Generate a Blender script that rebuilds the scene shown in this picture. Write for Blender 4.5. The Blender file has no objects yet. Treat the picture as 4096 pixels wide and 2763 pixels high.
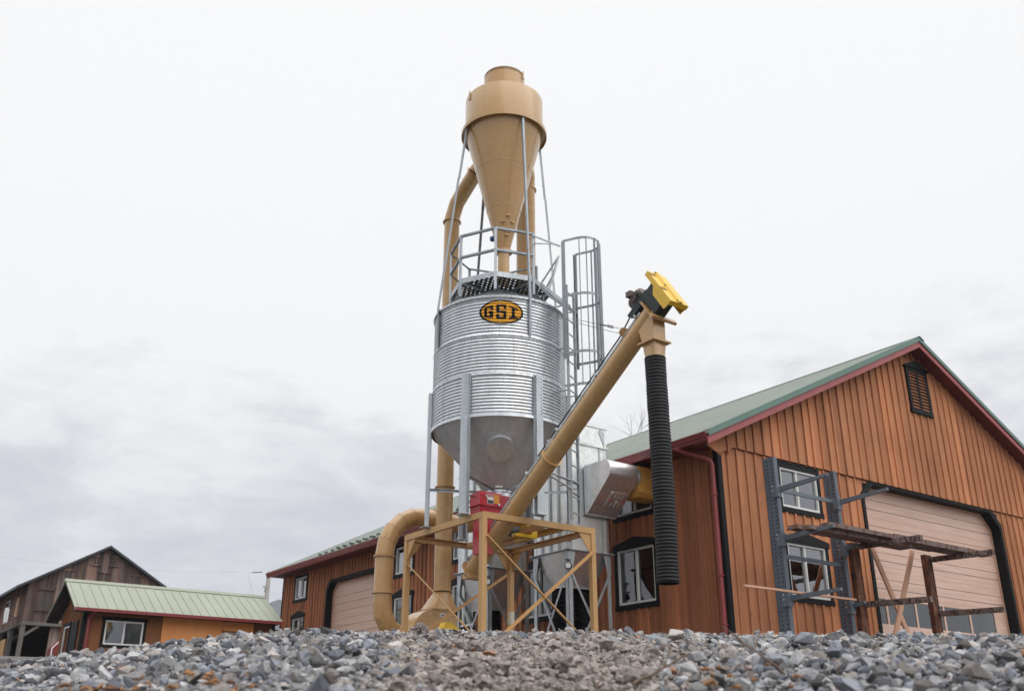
import bpy, bmesh, math, random
import numpy as np
from mathutils import Vector, Matrix
R = math.radians
random.seed(7)
rng = np.random.default_rng(11)
scene = bpy.context.scene
col = scene.collection

# ------------------------------------------------------------------ helpers
class MB:
    """collects shapes in world metres; build() links them as ONE mesh object"""
    def __init__(s): s.v = []; s.f = []; s.mi = []; s.cur = 0
    def add(s, vs, fs):
        o = len(s.v); s.v += [tuple(p) for p in vs]
        for f in fs: s.f.append(tuple(i + o for i in f)); s.mi.append(s.cur)
        return s
    def box(s, a, b):
        (x0, y0, z0), (x1, y1, z1) = a, b
        return s.add([(x0,y0,z0),(x1,y0,z0),(x1,y1,z0),(x0,y1,z0),(x0,y0,z1),(x1,y0,z1),(x1,y1,z1),(x0,y1,z1)],
              [(0,3,2,1),(4,5,6,7),(0,1,5,4),(1,2,6,5),(2,3,7,6),(3,0,4,7)])
    def hexa(s, p):
        return s.add(p, [(0,3,2,1),(4,5,6,7),(0,1,5,4),(1,2,6,5),(2,3,7,6),(3,0,4,7)])
    def bar(s, p, q, w, h, up=(0,0,1)):
        p, q = Vector(p), Vector(q); d = (q-p).normalized(); u = Vector(up)
        if abs(d.dot(u)) > .99: u = Vector((0,1,0)) if abs(d.y) < .9 else Vector((1,0,0))
        a = d.cross(u).normalized()*w/2; b = a.cross(d).normalized()*h/2
        return s.hexa([p-a-b, p+a-b, q+a-b, q-a-b, p-a+b, p+a+b, q+a+b, q-a+b])
    def lbar(s, p, q, w, t, n1, n2):
        """angle iron: two legs of width w and thickness t along n1 and n2"""
        p, q = Vector(p), Vector(q); n1, n2 = Vector(n1).normalized(), Vector(n2).normalized()
        for a, b in ((n1, n2), (n2, n1)):
            k = a*w; j = b*t
            s.hexa([p, p+k, q+k, q, p+j, p+k+j, q+k+j, q+j])
        return s
    def chan(s, p, q, w, d, t, n, a):
        """channel: web of width w along a, two flanges of depth d along n"""
        p, q = Vector(p), Vector(q); n, a = Vector(n).normalized(), Vector(a).normalized()
        def slab(o, e1, e2): s.hexa([p+o, p+o+e1, q+o+e1, q+o, p+o+e2, p+o+e1+e2, q+o+e1+e2, q+o+e2])
        slab(-a*w/2, a*w, n*t); slab(-a*w/2+n*t, a*t, n*(d-t)); slab(a*(w/2-t)+n*t, a*t, n*(d-t))
        return s
    def tube(s, pts, r, n=20, caps=True):
        P = [Vector(p) for p in pts]; N = len(P)
        rr = r if hasattr(r, '__len__') else [r]*N
        T = []
        for i in range(N):
            a = (P[i]-P[i-1]).normalized() if i else (P[1]-P[0]).normalized()
            b = (P[i+1]-P[i]).normalized() if i < N-1 else a
            T.append((a, b, (a+b).normalized()))
        u = T[0][2].orthogonal().normalized(); vs = []; fs = []
        for i in range(N):
            t = T[i][2]; u = (u - t*u.dot(t)).normalized(); w = t.cross(u)
            k = 1/max(.5, T[i][0].dot(t))
            bis = (T[i][0]-T[i][1])
            for j in range(n):
                a = 2*math.pi*j/n; o = (u*math.cos(a)+w*math.sin(a))*rr[i]
                if bis.length > 1e-4:
                    bn = bis.normalized(); o += bn*(o.dot(bn))*(k-1)
                vs.append(P[i]+o)
        for i in range(N-1):
            for j in range(n): fs.append((i*n+j, i*n+(j+1) % n, (i+1)*n+(j+1) % n, (i+1)*n+j))
        if caps: fs += [tuple(range(n))[::-1], tuple(range((N-1)*n, N*n))]
        return s.add(vs, fs)
    def lathe(s, prof, c=(0,0,0), axis=(0,0,1), n=48, a0=0, a1=2*math.pi, close=False):
        ax = Vector(axis).normalized(); c = Vector(c)
        u = Vector((1,0,0)) if abs(ax.z) > .9 else Vector((0,0,1)).cross(ax).normalized()
        u = (u-ax*u.dot(ax)).normalized(); w = ax.cross(u)
        full = abs(a1-a0-2*math.pi) < 1e-6; m = n if full else n+1
        vs = [c+(u*math.cos(a0+(a1-a0)*j/n)+w*math.sin(a0+(a1-a0)*j/n))*r+ax*z for r, z in prof for j in range(m)]
        fs = []; K = len(prof); rng_ = range(K) if close else range(K-1)
        for i in rng_:
            i2 = (i+1) % K
            for j in range(n):
                j2 = (j+1) % m; fs.append((i*m+j, i*m+j2, i2*m+j2, i2*m+j))
        return s.add(vs, fs)
    def prism(s, poly, o, e1, e2, d):
        """polygon (a,b) in the plane o + a*e1 + b*e2, extruded by d"""
        o, e1, e2, d = Vector(o), Vector(e1), Vector(e2), Vector(d); n = len(poly)
        vs = [o+e1*a+e2*b for a, b in poly]; vs += [p+d for p in vs]
        fs = [tuple(range(n))[::-1], tuple(range(n, 2*n))]+[(i, (i+1) % n, n+(i+1) % n, n+i) for i in range(n)]
        return s.add(vs, fs)
    def bolt(s, p, n_, r=.012, h=.012):
        return s.lathe([(0, h), (r*.75, h), (r, h*.5), (r, 0)], p, n_, 6)
    def build(s, name, mats, parent=None, smooth=None, normals=True):
        me = bpy.data.meshes.new(name); o = bpy.data.objects.new(name, me); col.objects.link(o)
        off = Vector((0,0,0))
        if parent is not None:
            o.parent = parent; q = parent
            while q is not None: off += q.location; q = q.parent
        me.from_pydata([(p[0]-off.x, p[1]-off.y, p[2]-off.z) for p in s.v], [], s.f)
        if not isinstance(mats, (list, tuple)): mats = [mats]
        for m in mats: me.materials.append(m)
        if len(mats) > 1: me.polygons.foreach_set('material_index', s.mi)
        if normals:
            bm = bmesh.new(); bm.from_mesh(me); bmesh.ops.recalc_face_normals(bm, faces=bm.faces); bm.to_mesh(me); bm.free()
        if smooth:
            me.polygons.foreach_set('use_smooth', [True]*len(me.polygons)); me.set_sharp_from_angle(angle=R(smooth))
        me.update()
        return o

def tag(o, label=None, cat=None, group=None, kind=None):
    if label: o['label'] = label
    if cat: o['category'] = cat
    if group: o['group'] = group
    if kind: o['kind'] = kind
    return o
def thing(name, loc, label, cat, group=None):
    o = bpy.data.objects.new(name, None); col.objects.link(o); o.location = loc; o.empty_display_size = .3
    return tag(o, label, cat, group)

# ------------------------------------------------------------------ materials
def mat(name):
    m = bpy.data.materials.new(name); m.use_nodes = True; nt = m.node_tree
    return m, nt, nt.nodes['Principled BSDF']
def N(nt, t, **kw):
    n = nt.nodes.new(t)
    for k, v in kw.items():
        if k in n.inputs: n.inputs[k].default_value = v
        else: setattr(n, k, v)
    return n
def ramp(nt, fac, stops):
    r = N(nt, 'ShaderNodeValToRGB'); e = r.color_ramp.elements
    while len(e) < len(stops): e.new(.5)
    for k, (p, c) in enumerate(stops): e[k].position = p; e[k].color = (*c, 1) if len(c) == 3 else c
    nt.links.new(fac, r.inputs[0]); return r.outputs[0]
def coords(nt, scale=(1,1,1)):
    tc = N(nt, 'ShaderNodeTexCoord'); mp = N(nt, 'ShaderNodeMapping'); mp.inputs['Scale'].default_value = scale
    nt.links.new(tc.outputs['Object'], mp.inputs[0]); return mp.outputs[0]
def noise(nt, vec, scale, detail=4, rough=.55, dist=0):
    n = N(nt, 'ShaderNodeTexNoise', Scale=scale, Detail=detail, Roughness=rough, Distortion=dist)
    nt.links.new(vec, n.inputs['Vector']); return n.outputs['Fac']
def mix(nt, fac, a, b, mode='MIX'):
    m = N(nt, 'ShaderNodeMix', data_type='RGBA', blend_type=mode)
    for s_, v in ((m.inputs[0], fac), (m.inputs[6], a), (m.inputs[7], b)):
        if isinstance(v, (int, float)): s_.default_value = v
        elif isinstance(v, tuple): s_.default_value = (*v, 1)
        else: nt.links.new(v, s_)
    return m.outputs[2]
def bump(nt, bsdf, h, strength=.3, dist=.01):
    b = N(nt, 'ShaderNodeBump', Strength=strength, Distance=dist); nt.links.new(h, b.inputs['Height']); nt.links.new(b.outputs[0], bsdf.inputs['Normal'])
def mathn(nt, op, a, b=0.):
    m = N(nt, 'ShaderNodeMath', operation=op)
    for i, v in enumerate((a, b)):
        if isinstance(v, (int, float)): m.inputs[i].default_value = v
        else: nt.links.new(v, m.inputs[i])
    return m.outputs[0]

def paint(name, c, rough=.35, var=.12, scale=2., dirt=.0, metal=0., coat=0., bumpy=.0):
    m, nt, b = mat(name); v = coords(nt)
    n = noise(nt, v, scale, 5, .6)
    lo = tuple(x*(1-var) for x in c); hi = tuple(min(1, x*(1+var)) for x in c)
    cc = ramp(nt, n, [(.3, lo), (.7, hi)])
    if dirt:
        d = ramp(nt, noise(nt, coords(nt, (3,3,.5)), 3., 6, .65), [(.52, (0,0,0)), (.75, (dirt,)*3)])
        cc = mix(nt, d, cc, tuple(x*.45 for x in c))
    nt.links.new(cc, b.inputs['Base Color'])
    rr = N(nt, 'ShaderNodeMapRange'); rr.inputs[3].default_value = max(0, rough-.07); rr.inputs[4].default_value = min(1, rough+.12)
    nt.links.new(noise(nt, v, scale*4, 3), rr.inputs[0]); nt.links.new(rr.outputs[0], b.inputs['Roughness'])
    b.inputs['Metallic'].default_value = metal; b.inputs['Coat Weight'].default_value = coat; b.inputs['Coat Roughness'].default_value = .12
    if bumpy: bump(nt, b, noise(nt, v, 1.2, 2), bumpy, .05)
    return m
def galv(name, c=(.60,.62,.64), rough=.36, spangle=18., metal=.92, wave=.0, streak=.25):
    m, nt, b = mat(name); v = coords(nt)
    vo = N(nt, 'ShaderNodeTexVoronoi', Scale=spangle); nt.links.new(v, vo.inputs['Vector'])
    sp = ramp(nt, vo.outputs['Color'], [(.2, tuple(x*.93 for x in c)), (.8, tuple(min(1, x*1.05) for x in c))])
    st = ramp(nt, noise(nt, coords(nt, (2.5,2.5,.35)), 2.2, 5, .6), [(.35, (1-streak,)*3), (.65, (1,1,1))])
    nt.links.new(mix(nt, 1., sp, st, 'MULTIPLY'), b.inputs['Base Color'])
    rr = N(nt, 'ShaderNodeMapRange'); rr.inputs[3].default_value = rough-.07; rr.inputs[4].default_value = rough+.1
    nt.links.new(noise(nt, v, 5., 4), rr.inputs[0]); nt.links.new(rr.outputs[0], b.inputs['Roughness'])
    b.inputs['Metallic'].default_value = metal
    if wave: bump(nt, b, noise(nt, v, 1.6, 2), wave, .06)
    return m
def boards(name, c, c2, axis, pitch, weather=.0, knots=True, grey=(.2,.18,.17), rough=.75, con=.0):
    """stained vertical boards: own tone per board along `axis` (0 x, 1 y), grain along z"""
    m, nt, b = mat(name); tc = N(nt, 'ShaderNodeTexCoord'); sx = N(nt, 'ShaderNodeSeparateXYZ'); nt.links.new(tc.outputs['Object'], sx.inputs[0])
    idx = mathn(nt, 'FLOOR', mathn(nt, 'DIVIDE', sx.outputs[axis], pitch))
    wn = N(nt, 'ShaderNodeTexWhiteNoise', noise_dimensions='1D'); nt.links.new(idx, wn.inputs['W'])
    g = coords(nt, (14,14,.9)); off = N(nt, 'ShaderNodeVectorMath', operation='ADD'); nt.links.new(g, off.inputs[0]); nt.links.new(wn.outputs['Color'], off.inputs[1])
    gr = noise(nt, off.outputs[0], 2.5, 7, .65, .6)
    base = mix(nt, ramp(nt, wn.outputs['Value'], [(0, (.25,)*3), (1, (.75,)*3)]), c, c2)
    base = mix(nt, ramp(nt, gr, [(.3, (0,0,0)), (.7, (.45,)*3)]), base, tuple(x*.66 for x in c))
    big = noise(nt, coords(nt, (.35,.35,.6)), 1.3, 3)
    base = mix(nt, ramp(nt, big, [(.35, (0,0,0)), (.7, (.35,)*3)]), base, tuple(min(1, x*1.35) for x in c2))
    if knots:
        vo = N(nt, 'ShaderNodeTexVoronoi', Scale=1.); nt.links.new(coords(nt, (3.5,3.5,1.3)), vo.inputs['Vector'])
        base = mix(nt, ramp(nt, vo.outputs['Distance'], [(.03, (.6,)*3), (.09, (0,0,0))]), base, tuple(x*.35 for x in c))
    if weather:
        ws = noise(nt, coords(nt, (4,4,.28)), 1.6, 7, .7, .4)
        base = mix(nt, ramp(nt, ws, [(.36, (0,0,0)), (.58, (weather,)*3)]), base, grey)
    if con:
        w2 = N(nt, 'ShaderNodeTexWhiteNoise', noise_dimensions='1D'); nt.links.new(mathn(nt, 'ADD', idx, 37.3), w2.inputs['W'])
        base = mix(nt, con, base, mix(nt, 1., base, ramp(nt, w2.outputs['Value'], [(0, (.35,.35,.36)), (.6, (.9,.9,.9)), (1, (1.7,1.6,1.5))]), 'MULTIPLY'))
        pa = noise(nt, coords(nt, (6,6,.55)), 1.1, 5, .7)
        base = mix(nt, con, base, ramp(nt, pa, [(.38, (.5,.5,.52)), (.62, (1.25,1.2,1.15))]), 'MULTIPLY')
    nt.links.new(base, b.inputs['Base Color']); b.inputs['Roughness'].default_value = rough; b.inputs['Specular IOR Level'].default_value = .25
    bump(nt, b, gr, .35, .006)
    return m
def glass(name, tint=(.75,.8,.82), base=.10):
    m = bpy.data.materials.new(name); m.use_nodes = True; nt = m.node_tree; nt.nodes.clear()
    out = N(nt, 'ShaderNodeOutputMaterial'); tr = N(nt, 'ShaderNodeBsdfTransparent'); tr.inputs[0].default_value = (*tint, 1)
    gl = N(nt, 'ShaderNodeBsdfGlossy'); gl.inputs['Roughness'].default_value = .015
    fr = N(nt, 'ShaderNodeFresnel'); fr.inputs[0].default_value = 1.52
    k = mathn(nt, 'ADD', mathn(nt, 'MULTIPLY', fr.outputs[0], 1.6), base)
    bp = N(nt, 'ShaderNodeBump', Strength=.12, Distance=.02); nt.links.new(noise(nt, coords(nt), 1.7, 2), bp.inputs['Height']); nt.links.new(bp.outputs[0], gl.inputs['Normal'])
    mx = N(nt, 'ShaderNodeMixShader'); nt.links.new(k, mx.inputs[0]); nt.links.new(tr.outputs[0], mx.inputs[1]); nt.links.new(gl.outputs[0], mx.inputs[2])
    nt.links.new(mx.outputs[0], out.inputs[0]); return m

TAN = (.50,.30,.122)
M = {}
M['tan'] = paint('tan_enamel', TAN, .24, .05, 1.3, dirt=.05, coat=.4, bumpy=.0)
M['tan_frame'] = paint('tan_frame_enamel', (.50,.29,.115), .45, .06, 2., dirt=.12)
M['ochre'] = paint('ochre_duct_paint', (.52,.27,.06), .45, .06, 2.)
M['yellow'] = paint('yellow_guard_paint', (.72,.44,.01), .35, .05, 3., coat=.3)
M['red'] = paint('red_machine_paint', (.44,.005,.018), .32, .08, 3., coat=.3)
M['galv'] = galv('galvanised_sheet', (.70,.73,.765), .30, 18., streak=.14)
M['galv_post'] = galv('galvanised_post', (.52,.56,.59), .45, 25., metal=.65)
M['galv_cone'] = galv('galvanised_hopper', (.60,.61,.62), .5, 14., metal=.55, wave=.06, streak=.10)
M['galv_white'] = galv('pale_galvanised_panel', (.80,.82,.81), .38, 12., metal=.75, wave=.18, streak=.12)
M['galv_hood'] = galv('bright_galvanised_hood', (.84,.85,.86), .33, 10., wave=.08, streak=.05)
M['steel_dark'] = paint('dark_steel', (.05,.055,.06), .5, .2, 6.)
M['motor'] = paint('motor_brown_grey', (.12,.085,.075), .5, .2, 6.)
M['mount'] = paint('motor_mount_green_black', (.02,.03,.033), .5, .2, 6.)
M['rubber'] = paint('black_corrugated_plastic', (.006,.006,.008), .42, .3, 5., dirt=.0)
M['rubber'].node_tree.nodes['Principled BSDF'].inputs['Specular IOR Level'].default_value = .3
M['rubber_in'] = paint('hose_inside', (.006,.006,.006), .8)
M['black'] = paint('black_trim_paint', (.0075,.008,.0095), .6, .25, 3.)
M['black'].node_tree.nodes['Principled BSDF'].inputs['Specular IOR Level'].default_value = .2
M['white'] = paint('white_window_vinyl', (.74,.74,.73), .4, .04, 3.)
M['white_label'] = paint('white_label', (.75,.75,.73), .5, .03)
M['orange_label'] = paint('orange_label', (.75,.3,.03), .5, .05)
M['blue'] = paint('blue_sensor', (.02,.07,.2), .4)
M['cream'] = paint('cream_box', (.62,.6,.48), .5)
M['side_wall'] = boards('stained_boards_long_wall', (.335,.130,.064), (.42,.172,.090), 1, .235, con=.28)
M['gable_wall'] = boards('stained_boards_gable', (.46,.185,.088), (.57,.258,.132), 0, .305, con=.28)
M['soffit'] = paint('maroon_soffit', (.14,.03,.03), .5, .12, 2.)
M['gutter'] = paint('maroon_gutter', (.22,.038,.039), .30, .12, 2., coat=.2)
M['fascia'] = paint('faded_red_fascia', (.34,.085,.085), .5, .10, 2.)
M['roof_green'] = paint('green_steel_roof', (.30,.335,.298), .30, .10, .8, coat=.4)
M['roof_trim'] = paint('green_roof_trim', (.10,.185,.15), .35, .08, 1.)
M['guard_green'] = paint('dark_green_snow_guard', (.035,.065,.052), .5, .1)
M['cage'] = galv('cage_steel', (.34,.37,.40), .48, 25., metal=.6)
M['shed_roof'] = paint('sage_steel_roof', (.265,.285,.22), .4, .10, .8)
M['downspout'] = paint('red_downspout', (.29,.058,.06), .4, .1, 3.)
M['slate'] = paint('slate_grey_rack_paint', (.105,.125,.155), .42, .12, 3., dirt=.2)
M['slate_edge'] = paint('slate_grey_arm_paint', (.12,.145,.175), .4, .1, 3., dirt=.15)
M['hole'] = paint('punched_hole_dark', (.008,.008,.01), .8)
M['barn_roof'] = paint('dark_metal_barn_roof', (.032,.034,.042), .45, .15, 1.)
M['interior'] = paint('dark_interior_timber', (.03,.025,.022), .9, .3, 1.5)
M['floor_in'] = paint('concrete_floor_inside', (.12,.115,.11), .8, .2, 1.5)
M['barn'] = boards('weathered_barn_boards', (.16,.085,.06), (.30,.185,.145), 0, .24, weather=.85, grey=(.165,.145,.14), rough=.9, con=.75)
M['barn_side'] = boards('weathered_barn_side_boards', (.17,.08,.055), (.26,.15,.11), 1, .24, weather=.55, grey=(.17,.14,.125), rough=.9, con=.6)
M['grey_timber'] = boards('grey_old_timber', (.11,.10,.092), (.17,.155,.14), 0, .3, weather=.5, grey=(.15,.145,.14), rough=.9)
M['shed_side'] = boards('shed_stained_boards', (.20,.080,.034), (.26,.11,.05), 0, .3)
M['shed_end'] = boards('shed_end_boards', (.19,.070,.028), (.25,.10,.042), 1, .25)
M['raw_wood'] = boards('fresh_pine_boards', (.82,.31,.10), (.86,.38,.15), 0, .22)
M['lumber'] = boards('brace_lumber', (.56,.31,.20), (.66,.40,.29), 0, .4, rough=.7)
M['plywood'] = boards('plywood', (.46,.27,.13), (.5,.3,.15), 0, 1.2, knots=False)
M['curtain'] = paint('white_curtain', (.62,.62,.63), .9, .05)
M['glass'] = glass('window_glass')
M['glass_sky'] = glass('window_glass_bright', (.7,.75,.78), .30)
M['pole'] = paint('grey_utility_pole', (.42,.41,.39), .8, .15, 3.)
M['wire'] = paint('wire', (.2,.2,.2), .6)
M['bark'] = paint('bare_branch_bark', (.10,.085,.075), .9, .25, 4.)
M['red_board'] = paint('old_red_board', (.17,.022,.02), .6, .15, 3.)
M['orange_board'] = paint('orange_board', (.62,.24,.045), .6, .1, 4.)

def door_mat():
    m, nt, b = mat('garage_door_woodgrain'); g = noise(nt, coords(nt, (.5,.5,22)), 2., 6, .6, .3)
    c = ramp(nt, g, [(.3, (.55,.37,.285)), (.55, (.70,.49,.40)), (.75, (.77,.57,.47))])
    big = noise(nt, coords(nt, (.2,.2,1.2)), 1.2, 3)
    c = mix(nt, ramp(nt, big, [(.4, (0,0,0)), (.7, (.5,)*3)]), c, (.58,.35,.255))
    nt.links.new(c, b.inputs['Base Color']); b.inputs['Roughness'].default_value = .5; bump(nt, b, g, .15, .004); return m
M['door'] = door_mat()
def rust_mat():
    m, nt, b = mat('rusty_brown_steel'); v = coords(nt)
    n = noise(nt, coords(nt, (4,4,1.5)), 2.5, 7, .7)
    c = ramp(nt, n, [(.3, (.03,.014,.010)), (.46, (.09,.033,.018)), (.58, (.20,.065,.025)), (.72, (.24,.15,.12))])
    nt.links.new(c, b.inputs['Base Color']); b.inputs['Roughness'].default_value = .75; bump(nt, b, n, .4, .01); return m
M['rust'] = rust_mat()
def flake_mat():
    m, nt, b = mat('flaking_taupe_arm'); n = noise(nt, coords(nt, (5,9,5)), 2., 5, .6)
    c = ramp(nt, n, [(.42, (.05,.022,.015)), (.5, (.19,.14,.12)), (.8, (.25,.19,.165))])
    nt.links.new(c, b.inputs['Base Color']); b.inputs['Roughness'].default_value = .75; bump(nt, b, n, .4, .01); return m
M['flake'] = flake_mat()
def plank_mat():
    m, nt, b = mat('weathered_plank'); n = noise(nt, coords(nt, (3.2,1.5,1)), 2., 3, .6); g = noise(nt, coords(nt, (1.5,30,30)), 2., 5)
    c = ramp(nt, n, [(.35, (.075,.03,.022)), (.48, (.23,.175,.16)), (.6, (.13,.06,.045)), (.72, (.33,.115,.05))])
    c = mix(nt, ramp(nt, g, [(.4, (0,0,0)), (.7, (.45,)*3)]), c, (.05,.025,.02))
    nt.links.new(c, b.inputs['Base Color']); b.inputs['Roughness'].default_value = .8; bump(nt, b, g, .3, .005); return m
M['plank'] = plank_mat()
def deck_mat():
    """galvanised deck plate with punched round holes"""
    m, nt, b = mat('perforated_deck_plate'); tc = N(nt, 'ShaderNodeTexCoord'); sx = N(nt, 'ShaderNodeSeparateXYZ'); nt.links.new(tc.outputs['Object'], sx.inputs[0])
    p = .105
    row = mathn(nt, 'FLOOR', mathn(nt, 'DIVIDE', sx.outputs[1], p))
    sh = mathn(nt, 'MULTIPLY', mathn(nt, 'MODULO', mathn(nt, 'ABSOLUTE', row), 2.), .5)
    fx = mathn(nt, 'SUBTRACT', mathn(nt, 'FRACT', mathn(nt, 'ADD', mathn(nt, 'DIVIDE', sx.outputs[0], p), sh)), .5)
    fy = mathn(nt, 'SUBTRACT', mathn(nt, 'FRACT', mathn(nt, 'DIVIDE', sx.outputs[1], p)), .5)
    d = mathn(nt, 'SQRT', mathn(nt, 'ADD', mathn(nt, 'MULTIPLY', fx, fx), mathn(nt, 'MULTIPLY', fy, fy)))
    nt.links.new(mathn(nt, 'GREATER_THAN', d, .17), b.inputs['Alpha'])
    b.inputs['Base Color'].default_value = (.09,.095,.10,1); b.inputs['Metallic'].default_value = .7; b.inputs['Roughness'].default_value = .5; return m
M['deck'] = deck_mat()
def ground_mat():
    m, nt, b = mat('gravelly_dirt'); v = coords(nt)
    n = noise(nt, v, 3., 8, .7); vo = N(nt, 'ShaderNodeTexVoronoi', Scale=16.); nt.links.new(v, vo.inputs['Vector'])
    c = ramp(nt, n, [(.3, (.06,.05,.045)), (.7, (.13,.115,.105))]); c = mix(nt, .5, c, ramp(nt, vo.outputs['Color'], [(.2, (.065,.06,.06)), (.8, (.16,.155,.15))]))
    nt.links.new(c, b.inputs['Base Color']); b.inputs['Roughness'].default_value = .95; bump(nt, b, vo.outputs['Distance'], .6, .04); return m
M['ground'] = ground_mat()
def stone_mat():
    m, nt, b = mat('crushed_stone'); at = N(nt, 'ShaderNodeAttribute', attribute_name='tint'); v = coords(nt)
    n = noise(nt, v, 45., 5, .65); c = mix(nt, 1., at.outputs['Color'], ramp(nt, n, [(.3, (.72,.71,.70)), (.7, (1.15,1.15,1.15))]), 'MULTIPLY')
    nt.links.new(c, b.inputs['Base Color']); b.inputs['Roughness'].default_value = .85; b.inputs['Specular IOR Level'].default_value = .3; bump(nt, b, noise(nt, v, 120., 4), .45, .004); return m
M['stone'] = stone_mat()
def hill_mat():
    m, nt, b = mat('wooded_hill_winter'); n = noise(nt, coords(nt), .02, 8, .7)
    nt.links.new(ramp(nt, n, [(.35, (.045,.045,.05)), (.65, (.085,.08,.08))]), b.inputs['Base Color']); b.inputs['Roughness'].default_value = 1; b.inputs['Specular IOR Level'].default_value = 0; return m
M['hill'] = hill_mat()

# ------------------------------------------------------------------ terrain (camera stands at 0,0,0 at the foot of a gravel bank)
VIEW = R(36.1)
CR = 5.6                                                            # distance of the crest of the gravel bank
_az = np.radians(np.array([-180, 2, 8, 10.2, 13.3, 17.5, 20.5, 24, 30, 36, 40, 46, 52, 58, 64, 70, 180]))
_te = np.array([.05, .054, .056, .059, .071, .080, .088, .0945, .0965, .0955, .096, .094, .091, .088, .083, .078, .05])
def bank(az): return np.interp(az, _az, _te)
def ground_z(x, y):
    x = np.asarray(x, float); y = np.asarray(y, float); r = np.hypot(x, y); az = np.arctan2(x, y)
    front = np.cos(az-VIEW); e = bank(az); zc = e*CR
    t = np.clip(r/CR, 0, 1)
    z1 = -.17+(zc+.17)*t**1.03
    g = .0700*np.minimum(r, 62)+.004*np.maximum(r-62, 0)            # the yard rises gently away from the camera
    k = np.clip((r-CR)/5., 0, 1); k = k*k*(3-2*k)
    z2 = zc*(1-k)+g*k+np.where(r < CR+5, (r-CR)*.05*(1-k), 0)
    z = np.where(r < CR, z1, z2)
    back = np.clip((front+.2)/.5, 0, 1)
    return z*back+(-.17-.02*np.minimum(r, 60))*(1-back)
rs = np.concatenate([np.linspace(.15, 8, 70), np.geomspace(8.3, 4000, 70)]); na = 240
A = np.linspace(0, 2*np.pi, na, endpoint=False); A = np.where(A > np.pi, A-2*np.pi, A)
mb = MB(); mb.v.append((0, 0, -.17))
for r_ in rs:
    xs, ys = r_*np.sin(A), r_*np.cos(A); zs = ground_z(xs, ys)
    mb.v += list(zip(xs, ys, zs))
for j in range(na): mb.f.append((0, 1+(j+1) % na, 1+j))
for i in range(len(rs)-1):
    a = 1+i*na; b_ = a+na
    for j in range(na): j2 = (j+1) % na; mb.f.append((a+j, a+j2, b_+j2, b_+j))
mb.mi = [0]*len(mb.f)
tag(mb.build('ground', M['ground'], smooth=60), kind='structure')

# far wooded ridge
mb = MB(); n = 160
for i in range(n+1):
    a = R(-30+110*i/n); h = 165*(.72+.28*math.cos((a-R(29))*2.4))+3*math.sin(i*.9)+2*math.sin(i*2.3+1)+random.uniform(-2, 3)
    for d, k in ((1250, .0), (1500, .62), (1700, .9), (1850, 1.0), (2400, .5), (2600, 0)):
        mb.v.append((d*math.sin(a), d*math.cos(a), (10 if k == 0 else 0)+k*(h*1.43)))
for i in range(n):
    for j in range(5): mb.f.append((i*6+j, i*6+j+1, i*6+j+7, i*6+j+6))
mb.mi = [0]*len(mb.f)
tag(mb.build('hills', M['hill'], smooth=60), kind='structure')

# ------------------------------------------------------------------ gravel: crushed stone over the bank
def stone_shapes(k, rough):
    out = []
    for _ in range(k):
        bm = bmesh.new(); npt = int(rng.integers(9, 18))
        sc = np.array([1, rng.uniform(.65, .95), rng.uniform(.45, .8)])
        for p in rng.normal(size=(npt, 3)):
            p = p/np.linalg.norm(p)*rng.uniform(.82, 1.0)*sc; bm.verts.new(p)
        res = bmesh.ops.convex_hull(bm, input=bm.verts)
        bmesh.ops.delete(bm, geom=[v for v in bm.verts if not v.link_faces], context='VERTS')
        bmesh.ops.triangulate(bm, faces=bm.faces); bm.verts.index_update()
        out.append((np.array([v.co[:] for v in bm.verts]), np.array([[v.index for v in f.verts] for f in bm.faces]))); bm.free()
    return out
def clod_shapes(k):
    from mathutils import noise as mn
    out = []
    for q in range(k):
        bm = bmesh.new(); bmesh.ops.create_icosphere(bm, subdivisions=2, radius=1)
        for v in bm.verts: v.co *= Vector((1,.9,.75)); v.co *= .75+.55*mn.noise(v.co*2.0+Vector((q*3.1,0,0)))+.28*mn.noise(v.co*4.6+Vector((0,q,0)))
        bmesh.ops.triangulate(bm, faces=bm.faces); bm.verts.index_update()
        out.append((np.array([v.co[:] for v in bm.verts]), np.array([[v.index for v in f.verts] for f in bm.faces]))); bm.free()
    return out
shapes = stone_shapes(18, False)+clod_shapes(6)
def rot_mats(n):
    q = rng.normal(size=(n, 4)); q /= np.linalg.norm(q, axis=1)[:, None]; w, x, y, z = q.T
    return np.stack([np.stack([1-2*(y*y+z*z), 2*(x*y-z*w), 2*(x*z+y*w)], -1), np.stack([2*(x*y+z*w), 1-2*(x*x+z*z), 2*(y*z-x*w)], -1),
                     np.stack([2*(x*z-y*w), 2*(y*z+x*w), 1-2*(x*x+y*y)], -1)], 1)
def vnoise(x, y, seed):
    r_ = np.random.default_rng(seed); T = r_.random((64, 64)); xi = np.floor(x).astype(int); yi = np.floor(y).astype(int); fx = x-xi; fy = y-yi
    fx = fx*fx*(3-2*fx); fy = fy*fy*(3-2*fy)
    g = lambda a, b: T[a % 64, b % 64]
    return (g(xi, yi)*(1-fx)+g(xi+1, yi)*fx)*(1-fy)+(g(xi, yi+1)*(1-fx)+g(xi+1, yi+1)*fx)*fy
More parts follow.
